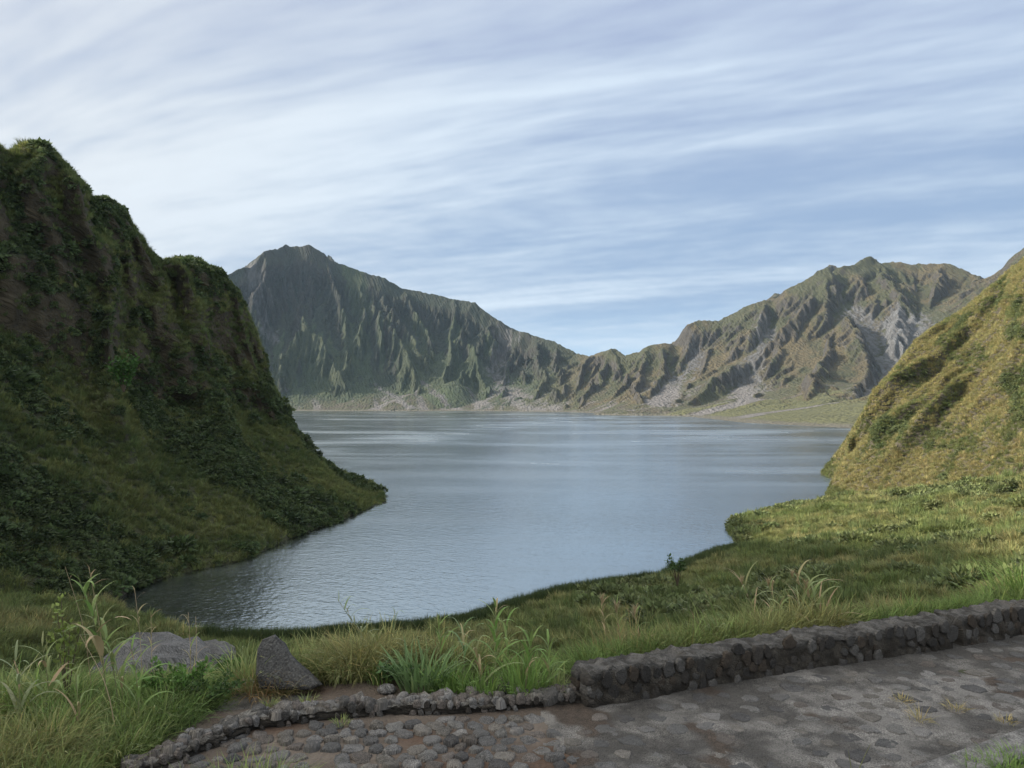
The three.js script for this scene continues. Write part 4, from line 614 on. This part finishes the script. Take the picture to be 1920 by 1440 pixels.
rock('boulder', 'low grey rock shelf to the right of the broad outcrop', at(385, 1232, 9.6), [0.42, 0.16, 0.4], 8.4, { facets: 1, turn: [0, 0.8, 0.1], c: [[0.16, 0.155, 0.15], [0.24, 0.235, 0.23]] });
{ // leaning slab
  const k = 6.45 / F, o = at(535, 1262, 6.45), sh = new THREE.Shape([[488, 1224], [496, 1208], [512, 1202], [526, 1213], [540, 1231], [556, 1247], [576, 1263], [598, 1281], [586, 1286], [556, 1286], [526, 1286], [500, 1284], [492, 1262]].map(([x, y]) => new THREE.Vector2((x - 535) * k, (1262 - y) * k)));
  const g = new THREE.ExtrudeGeometry(sh, { depth: 0.16, bevelEnabled: true, bevelSize: 0.02, bevelThickness: 0.02, bevelSegments: 2, steps: 5 }), P = g.attributes.position, col = [], uv = [];
  for (let i = 0; i < P.count; i++) { const x = P.getX(i), y = P.getY(i), z = P.getZ(i), q = 0.016 * fbm(x * 14 + z * 5, y * 14, 3); P.setXYZ(i, x + q, y + q, z + 0.03 * fbm(x * 8 + 3, y * 8, 3)); col.push(...mix3([0.085, 0.083, 0.08], [0.17, 0.166, 0.16], sstep(-0.3, 0.3, fbm(x * 12 + z * 6, y * 12, 4)))); uv.push(x + z, y + z); }
  g.setAttribute('color', new THREE.Float32BufferAttribute(col, 3)); g.setAttribute('uv', new THREE.Float32BufferAttribute(uv, 2)); g.computeVertexNormals();
  const m = shade(new THREE.Mesh(g, rockMat)); m.name = 'stone_slab'; m.position.copy(o); m.rotation.set(-0.35, 0.15, 0); scene.add(m); tag(m, 'dark pointed stone slab leaning out of the grass beside the bare earth', 'rock');
}
const flatAt = (px, py, lift = 0) => onPave(px, py).add(new THREE.Vector3(0, lift, 0));
rock('rock', 'pale flat lichened stone lying on the earth left of the leaning slab', flatAt(467, 1280, 0.01), [0.10, 0.03, 0.06], 5.5, { c: [[0.26, 0.25, 0.24], [0.45, 0.44, 0.42]] });
rock('rock', 'small rounded grey stone lying on the brown plant litter', flatAt(725, 1297, 0.02), [0.075, 0.045, 0.055], 6.5, { c: [[0.2, 0.195, 0.19], [0.33, 0.32, 0.31]] });
rock('rock', 'small dark stone set behind the kerb below the tall grass', flatAt(955, 1302, 0.03), [0.07, 0.07, 0.05], 7.5, { facets: 1, c: [[0.13, 0.125, 0.125], [0.22, 0.215, 0.21]] });
// tall reeds on the left
reed('tall_reed', 'tallest green reed with broad arching leaves, in front of the grey outcrop', flatAt(205, 1345), at(146, 1078, 5.6), 101, { leaves: 13, len: 0.42, wide: 1.5, from: 0.3 });
reed('tall_reed', 'green leafy reed standing close on the right of the tallest reed', flatAt(225, 1340), at(172, 1140, 5.7), 102, { leaves: 12, len: 0.34, wide: 1.4, from: 0.3, mat: M_REED2 });
reed('tall_reed', 'short bright reed low down between the tallest reed and the outcrop', flatAt(235, 1345), at(205, 1215, 5.7), 103, { leaves: 10, len: 0.3, wide: 1.4, mat: M_REED });
reed('dry_cane', 'tall straw-coloured cane with a broken withered top beside the tallest reed', flatAt(200, 1330), at(166, 1062, 5.7), 104, { leaves: 6, len: 0.16, from: 0.85, dry: 1, stemMat: M_STRAW, thick: 0.004 });
reed('dry_cane', 'thin leaning dry cane reaching up left over the dark hill foot', flatAt(175, 1320), at(122, 1062, 5.8), 105, { leaves: 1, len: 0.1, from: 0.9, dry: 1, stemMat: M_STRAW, thick: 0.003 });
reed('dry_cane', 'dead cane with curled leaves standing before the grey outcrop', flatAt(268, 1320), at(252, 1102, 6.0), 106, { leaves: 7, len: 0.2, from: 0.55, dry: 1, stemMat: M_STRAW, thick: 0.003 });
reed('dry_cane', 'short dead cane with small curled top, right of the outcrop centre', flatAt(284, 1310), at(283, 1148, 6.2), 107, { leaves: 6, len: 0.15, from: 0.5, dry: 1, stemMat: M_STRAW, thick: 0.003 });
reed('dry_cane', 'grey dry stalk with sparse curled leaves at the right end of the outcrop', flatAt(358, 1305), at(353, 1148, 6.3), 108, { leaves: 8, len: 0.2, from: 0.3, dry: 0.9, stemMat: M_STRAW, thick: 0.003 });
reed('dry_cane', 'slender bare stalk just right of the grey dry stalk', flatAt(368, 1300), at(367, 1155, 6.4), 109, { leaves: 3, len: 0.12, from: 0.4, dry: 1, stemMat: M_STRAW, thick: 0.0025 });
reed('dry_cane', 'long fallen straw cane leaning from the reeds towards the earth', flatAt(222, 1400), at(150, 1190, 5.3), 110, { leaves: 2, len: 0.15, from: 0.6, dry: 1, stemMat: M_STRAW, thick: 0.004 });
reed('tall_reed', 'young green reed with upright leaves left of the climbing vine', flatAt(95, 1350), at(78, 1205, 5.6), 111, { leaves: 12, len: 0.36, wide: 1.3, from: 0.15, mat: M_REED2 });
reed('tall_reed', 'drooping reed with long pale leaves at the left picture edge', flatAt(40, 1380), at(28, 1232, 5.5), 112, { leaves: 12, len: 0.4, wide: 1.2, from: 0.1, mat: PLM([0.27, 0.30, 0.17]) });
reed('tall_reed', 'leafy low reed in front of the dead cane with curled leaves', flatAt(262, 1370), at(245, 1205, 5.6), 113, { leaves: 12, len: 0.32, wide: 1.3, from: 0.15 });
reed('tall_reed', 'short reed with hanging dead leaves between the vine and the tallest reed', flatAt(150, 1390), at(140, 1255, 5.3), 114, { leaves: 10, len: 0.3, from: 0.1, dry: 0.6, mat: M_REED2 });
bush('climbing_vine', 'pale green vine climbing the reeds at the left', flatAt(125, 1330), 120, { branches: 5, leaves: 34, wide: 0.16, tall: 0.85, size: 0.05, category: 'vine', mat: PLM([0.20, 0.26, 0.06]) });
bush('leafy_bush', 'dark green small-leaved bush in front of the grey outcrop', flatAt(322, 1325), 121, { branches: 9, leaves: 70, wide: 0.26, tall: 0.34, size: 0.042 });
bush('leafy_bush', 'bright round leafy bush at the lake edge, left of the leaning slab', standing(424, 1250, 6.9), 122, { branches: 9, leaves: 70, wide: 0.17, tall: 0.40, size: 0.05, from: 0.25 });
bush('leafy_bush', 'low dense leafy bush right of the dark bush, above the bare earth', flatAt(395, 1322), 123, { branches: 10, leaves: 60, wide: 0.3, tall: 0.2, size: 0.036, mat: M_GLOSS });
clump('grass_clump', 'green grass clump with a brown dead skirt, against the leaning slab', flatAt(462, 1285, -0.02), 130, { n: 190, len: [0.2, 0.5], width: 0.010, spread: 0.15, lean: 0.75, droop: 1.5, dry: 0.3, mat: M_REED2 });
clump('dead_grass_clump', 'brown hanging dead grass under the clump beside the slab', flatAt(480, 1296, -0.02), 131, { n: 150, len: [0.15, 0.32], width: 0.008, spread: 0.2, lean: 1.2, droop: 1.4, dry: 0.9, mat: PLM([0.24, 0.18, 0.10], 0.2) });
clump('dead_grass_clump', 'straw and brown grass skirt below the raised end of the slab', flatAt(520, 1296, -0.02), 132, { n: 170, len: [0.12, 0.3], width: 0.007, spread: 0.16, lean: 1.0, droop: 1.3, dry: 0.6, mat: PLM([0.20, 0.18, 0.09], 0.2) });
[[70, 1345, .55], [110, 1330, .6], [30, 1370, .5], [150, 1375, .45], [0, 1330, .5], [260, 1360, .4], [95, 1410, .45], [190, 1420, .35], [20, 1435, .45], [330, 1345, .3], [240, 1400, .3]].forEach(([px, py, l], k) => clump('grass_clump', ['arching pale grass clump left of the reeds', 'thick green grass clump at the foot of the vine', 'grass clump at the left picture edge below the arching clump', 'grass clump in front of the tallest reed', 'upper grass clump at the left picture edge', 'grass clump right of the tallest reed foot', 'grass clump in the lower left, below the vine', 'short grass clump where the bare earth begins', 'grass clump in the bottom left corner', 'short grass clump beside the dark small-leaved bush', 'low grass clump between reeds and bare earth'][k], flatAt(px, py, -0.01), 140 + k, { n: 110, len: [l * 0.45, l], width: 0.010, spread: 0.2, lean: 0.7, droop: 1.5, dry: 0.3, mat: k % 3 ? M_REED2 : M_REED }));
// along the brink, centre
reed('tall_reed', 'pale silvery reed leaning left against the water', standing(700, 1260, 7.3), at(632, 1122, 7.2), 160, { leaves: 20, len: 0.30, wide: 1.0, from: 0.25, mat: PLM([0.27, 0.32, 0.20]) });
reed('tall_reed', 'upright reed against the water, right of the silvery leaning reed', standing(738, 1250, 7.6), at(740, 1142, 7.6), 161, { leaves: 12, len: 0.26, from: 0.45, mat: M_BLUE });
reed('tall_reed', 'bright tall reed with a spear-like top above the kerb', flatAt(928, 1296), at(930, 1132, 6.6), 162, { leaves: 13, len: 0.36, wide: 1.4, from: 0.3 });
reed('tall_reed', 'slim reed just right of the spear-topped reed', flatAt(952, 1296), at(950, 1165, 6.6), 163, { leaves: 9, len: 0.3, wide: 1.2, from: 0.3 });
reed('tall_reed', 'slim reed rising from the dark broad-bladed clump', flatAt(826, 1280), at(822, 1165, 6.9), 164, { leaves: 10, len: 0.3, from: 0.4 });
reed('tall_reed', 'reed with drooping leaves between the clump and the spear-topped reed', flatAt(870, 1285), at(868, 1168, 6.8), 165, { leaves: 10, len: 0.32, from: 0.35, mat: M_BLUE });
reed('tall_reed', 'broad-leaved reed leaning right near the wall end', flatAt(985, 1298), at(1000, 1190, 6.5), 166, { leaves: 10, len: 0.34, wide: 1.4, from: 0.2 });
reed('tall_reed', 'pale green reed arching left over the kerb, left of the spear-topped reed', flatAt(905, 1300), at(885, 1205, 6.4), 167, { leaves: 11, len: 0.36, wide: 1.3, from: 0.1, mat: M_REED2 });
reed('tall_reed', 'fresh reed with many upright blades nearest the end of the wall', flatAt(1030, 1304), at(1028, 1205, 6.4), 168, { leaves: 12, len: 0.32, wide: 1.3, from: 0.1 });
reed('tall_reed', 'thin yellowish reed standing on the brink above the rounded grey stone', standing(700, 1280, 6.9), at(712, 1188, 6.9), 169, { leaves: 9, len: 0.28, from: 0.2, mat: PLM([0.33, 0.33, 0.15]) });
reed('tall_reed', 'low spreading reed left of the dark broad-bladed clump', standing(762, 1288, 6.8), at(768, 1205, 6.8), 170, { leaves: 11, len: 0.32, wide: 1.2, from: 0.1, mat: M_REED2 });
[[790, 1292, .48, 'dark broad-bladed grass clump on the brink above the kerb', M_BLUE, 0.02], [845, 1300, .34, 'bright grass clump right of the dark broad-bladed clump', M_REED, 0.014], [985, 1304, .46, 'broad-bladed green clump close to the end of the wall', M_REED, 0.018], [905, 1304, .32, 'low grass clump in front of the spear-topped reed', M_REED, 0.012], [1040, 1300, .26, 'short grass clump tucked against the wall end', M_REED2, 0.011], [720, 1272, .24, 'short grass clump behind the small rounded stone', M_REED, 0.010], [650, 1268, .26, 'short grass clump behind the plant litter', M_REED2, 0.010], [600, 1262, .28, 'short grass clump right of the leaning slab', M_REED2, 0.010], [560, 1250, .3, 'grass clump behind the leaning slab', M_REED2, 0.010]].forEach(([px, py, l, label, mat, width], k) => clump('grass_clump', label, flatAt(px, py, -0.01), 170 + k, { n: 130, len: [l * 0.5, l], width, spread: 0.17, lean: 0.55, droop: 1.1, dry: 0.08, mat }));
bush('leafy_bush', 'glossy low leafy plant left of the dark broad-bladed clump', flatAt(742, 1282), 180, { branches: 10, leaves: 26, wide: 0.2, tall: 0.16, size: 0.06, mat: PLM([0.10, 0.19, 0.06]) });
// behind the wall
const behind = (px, py, d) => standing(px, py, d);
clump('dry_grass_clump', 'golden dry grass clump behind the left end of the wall', behind(1165, 1262, 7.2), 200, { n: 120, len: [0.35, 0.75], width: 0.008, spread: 0.25, lean: 0.45, droop: 1.0, dry: 0.6, mat: PLM([0.30, 0.27, 0.13]) });
for (const [px, top, seed, label] of [[1128, 1128, 201, 'tall dry seeding grass stalk left of the golden clump'], [1190, 1150, 202, 'dry seeding grass stalk right in the golden clump'], [1155, 1140, 203, 'dry seeding grass stalk in the middle of the golden clump']]) reed('dry_cane', label, behind(px + 12, 1260, 7.2), at(px, top, 7.2), seed, { leaves: 9, len: 0.24, from: 0.4, dry: 0.8, stemMat: M_STRAW, thick: 0.003, plume: 0.07 });
for (const [px, py, tx, ty, seed, label] of [[1350, 1215, 1322, 1100, 210, 'lush reed with drooping comb-like leaves behind the middle of the wall'], [1330, 1222, 1292, 1150, 211, 'small drooping reed left of the lush comb-leaved reed'], [1375, 1210, 1352, 1130, 212, 'drooping reed right beside the lush comb-leaved reed'], [1360, 1222, 1330, 1175, 213, 'low drooping reed right behind the wall top']]) reed('tall_reed', label, behind(px, py, 7.3), at(tx, ty, 7.3), seed, { leaves: 16, len: 0.26, from: 0.25, wide: 0.9, side: Math.PI, mat: M_REED2 });
for (const [px, top, lean, seed, label] of [[1430, 1090, -40, 220, 'long pale grass stem arching left behind the wall'], [1470, 1095, -30, 221, 'long pale grass stem next to the arching one'], [1545, 1078, -60, 222, 'longest straw grass stem slanting up left behind the wall'], [1500, 1100, 10, 223, 'upright pale grass stem below the slanting stem']]) reed('tall_grass', label, behind(px, 1185, 8.0), at(px + lean, top, 8.0), seed, { leaves: 15, len: 0.55, from: 0.05, dry: 0.35, stemMat: M_STRAW, thick: 0.003, wide: 0.7, plume: 0.045, mat: M_REED2 });
[[1300, 1225, 7.6, .4], [1250, 1245, 7.4, .35], [1420, 1200, 8.3, .6], [1480, 1190, 8.5, .6], [1540, 1180, 8.6, .5], [1600, 1170, 8.7, .3], [1390, 1205, 8.0, .45], [1640, 1165, 8.9, .28]].forEach(([px, py, d, l], k) => clump('grass_clump', ['grass clump behind the wall, left of the drooping reeds', 'grass clump behind the wall, right of the golden dry clump', 'long loose grass clump right of the drooping reeds', 'long loose grass clump at the feet of the pale stems', 'loose grass clump at the foot of the slanting stem', 'low green clump left of the glossy shrub', 'grass clump at the foot of the lush drooping reed', 'low green clump below the glossy shrub'][k], behind(px, py, d), 230 + k, { n: 120, len: [l * 0.5, l], width: 0.008, spread: 0.25, lean: 0.6, droop: 1.2, dry: 0.3, mat: k % 2 ? M_REED2 : M_REED }));
bush('glossy_shrub', 'open shrub with glossy dark leaves and bare branches behind the wall', behind(1630, 1165, 9.0), 240, { branches: 9, leaves: 16, wide: 0.42, tall: 0.55, size: 0.06, from: 0.55, fluff: 0.05, mat: M_GLOSS, category: 'shrub', fan: [0.2, 2.9] });
clump('dry_grass_clump', 'reddish tan dry tussock behind the wall, right of the glossy shrub', behind(1700, 1150, 8.8), 241, { n: 200, len: [0.3, 0.55], width: 0.007, spread: 0.22, lean: 1.0, droop: 1.5, dry: 0.5, mat: PLM([0.36, 0.24, 0.13], 0.25) });
[[1760, 1140, 9, .4], [1800, 1135, 9.2, .42], [1850, 1125, 9.3, .5], [1905, 1115, 9.4, .85], [1930, 1110, 9.2, .9], [1885, 1118, 9.6, .7]].forEach(([px, py, d, l], k) => clump('grass_clump', ['green grass clump right of the tan tussock', 'green grass clump behind the notch in the wall', 'green grass clump behind the far stretch of wall', 'tall fresh grass clump at the right picture edge', 'tallest fresh grass clump cut by the right picture edge', 'tall grass clump left of the right picture edge'][k], behind(px, py, d), 250 + k, { n: 130, len: [l * 0.5, l], width: 0.009, spread: 0.22, lean: 0.7, droop: 1.2, dry: 0.15, mat: M_REED }));
// on and beside the pavement
[[1722, 1352, .09, 'dry straw tuft growing in the middle right of the pavement'], [1795, 1332, .06, 'small straw tuft near the right edge of the pavement'], [1690, 1316, .06, 'straw tuft left of the small one on the pavement'], [1885, 1355, .05, 'sparse straw tuft low at the right of the pavement']].forEach(([px, py, l, label], k) => clump('dry_tuft', label, flatAt(px, py, 0.01), 270 + k, { n: 60, len: [l * 0.6, l * 1.5], width: 0.004, spread: 0.07, lean: 1.3, droop: 0.7, dry: 0.5, mat: PLM([0.40, 0.34, 0.17], 0.2), category: 'tuft', group: undefined }));
[[575, 1322, .12, 'small grass tuft on the bare earth in front of the slab'], [505, 1325, .10, 'small grass tuft on the bare earth left of the other'], [640, 1358, .08, 'small weed among the cobbles below the kerb']].forEach(([px, py, l, label], k) => clump('grass_tuft', label, flatAt(px, py, 0), 280 + k, { n: 60, len: [l * 0.5, l], width: 0.005, spread: 0.06, lean: 0.8, droop: 1.0, dry: 0.3, mat: M_REED2, category: 'tuft' }));
[[1835, 1450, .14], [1875, 1440, .15], [1915, 1432, .16], [1890, 1460, .16]].forEach(([px, py, l], k) => clump('grass_tuft', ['grass tuft at the left of the lower right corner', 'grass tuft in the middle of the lower right corner', 'grass tuft at the right edge of the lower right corner', 'lowest grass tuft of the lower right corner'][k], flatAt(px, py, 0.0), 290 + k, { n: 110, len: [l * 0.5, l], width: 0.006, spread: 0.1, lean: 0.7, droop: 1.0, dry: 0.1, mat: M_REED, category: 'tuft' }));
for (const [px, tx, ty, seed, label] of [[1600, 1632, 1395, 300, 'thin green grass blade rising at the bottom edge, right'], [1600, 1590, 1405, 301, 'thin green grass blade rising at the bottom edge, left']]) { const f = flatAt(px, 1470), m = shade(new THREE.Mesh(stemGeo([new THREE.Vector3(), at(tx, ty, 4.75).sub(f).multiplyScalar(0.5).add(new THREE.Vector3(0, 0.01, 0)), at(tx, ty, 4.7).sub(f)], 0.005, 0.001), M_STEM)); m.name = numbered('grass_stalk'); m.position.copy(f); scene.add(m); tag(m, label, 'grass stalk'); }
// trees on the hills and the shore
const SAPLING = at(1270, 1088, 86); SAPLING.y = Math.max(SAPLING.y - 0.6, ground(SAPLING.x, SAPLING.z));
bush('sapling', 'lone bare-stemmed sapling standing at the water edge of the meadow', SAPLING, 310, { branches: 8, leaves: 26, wide: 1.1, tall: 3.2, size: 0.42, from: 0.72, fluff: 0.4, mat: M_GLOSS, category: 'sapling', thick: 0.07 });
bush('tree', 'small bright green tree clinging to the shaded cliff of the left hill', at(232, 735, 123), 311, { branches: 14, leaves: 60, wide: 2.6, tall: 6.5, size: 0.7, from: 0.2, fluff: 0.9, mat: PLM([0.07, 0.15, 0.03]), category: 'tree', thick: 0.12 });
bush('shrub', 'dark green shrub mass low on the left hill above the water', at(508, 1000, 146), 312, { branches: 16, leaves: 60, wide: 3.6, tall: 4.2, size: 0.7, from: 0.2, fluff: 0.8, mat: PLM([0.05, 0.10, 0.04]), category: 'shrub', thick: 0.1 });
// bluff grass as a whole, finer close by
{
  const r = rng(400), FINE = [tuft(401, 46, { len: [0.5, 1.0], width: 0.020, spread: 0.35, lean: 0.75, droop: 1.5, seg: 4, dry: 0.15 }), tuft(402, 46, { len: [0.4, 1.0], width: 0.024, spread: 0.4, lean: 0.9, droop: 1.3, seg: 4, dry: 0.1 }), tuft(403, 40, { len: [0.6, 1.1], width: 0.018, spread: 0.3, lean: 0.6, droop: 1.6, seg: 4, dry: 0.25 })], spots = [], low = [];
  for (let k = 0; k < 42000; k++) {
    const a = lerp(-0.75, 0.75, r()), d = 4.2 * Math.pow(16 / 4.2, r()), x = d * Math.sin(a), z = -d * Math.cos(a), q = fbm(x / 1.3, z / 1.3, 3), y = ground(x, z);
    if (bareness(x, z) + 0.1 * q < 0.03) continue;
    if (x < -1.6 && z > -7 && fbm(x / 0.5 + 9, z / 0.5, 3) < -0.02 && r() < 0.72) continue;
    if (z > -6.75 && x > -1.2 && x < 0.6) continue;
    if (x > 0.5) { const f = WALL_A.z + (x - WALL_A.x) * (WALL_D.z - WALL_A.z) / (WALL_D.x - WALL_A.x); if (z > f - 0.66) continue; }
    const m = fbm(x / 2, z / 2, 3), c = mix3([0.115, 0.165, 0.056], [0.19, 0.185, 0.088], sstep(0.0, 0.5, m + 0.3 * (r() - 0.5) + 0.22 * sstep(-1.6, -2.6, x)));
    spots.push({ x, y: y - 0.02, z, s: (0.15 + 0.24 * r()) * (1 + 0.45 * sstep(0.0, 0.3, m)), turn: r() * 6.283, tx: 0.2 * (r() - .5), tz: 0.2 * (r() - .5), c: vary(c, r), k: Math.floor(r() * 3) });
  }
  console.log('bluff', spots.length);
  scatter('bluff_grass', 'mixed green and straw grass along the brink of the viewpoint', 'grass', FINE, leafMat, spots);
}

scene.fog = new THREE.FogExp2(new THREE.Color(0.5, 0.74, 1.0), 0.00003);
renderer.render(scene, camera);
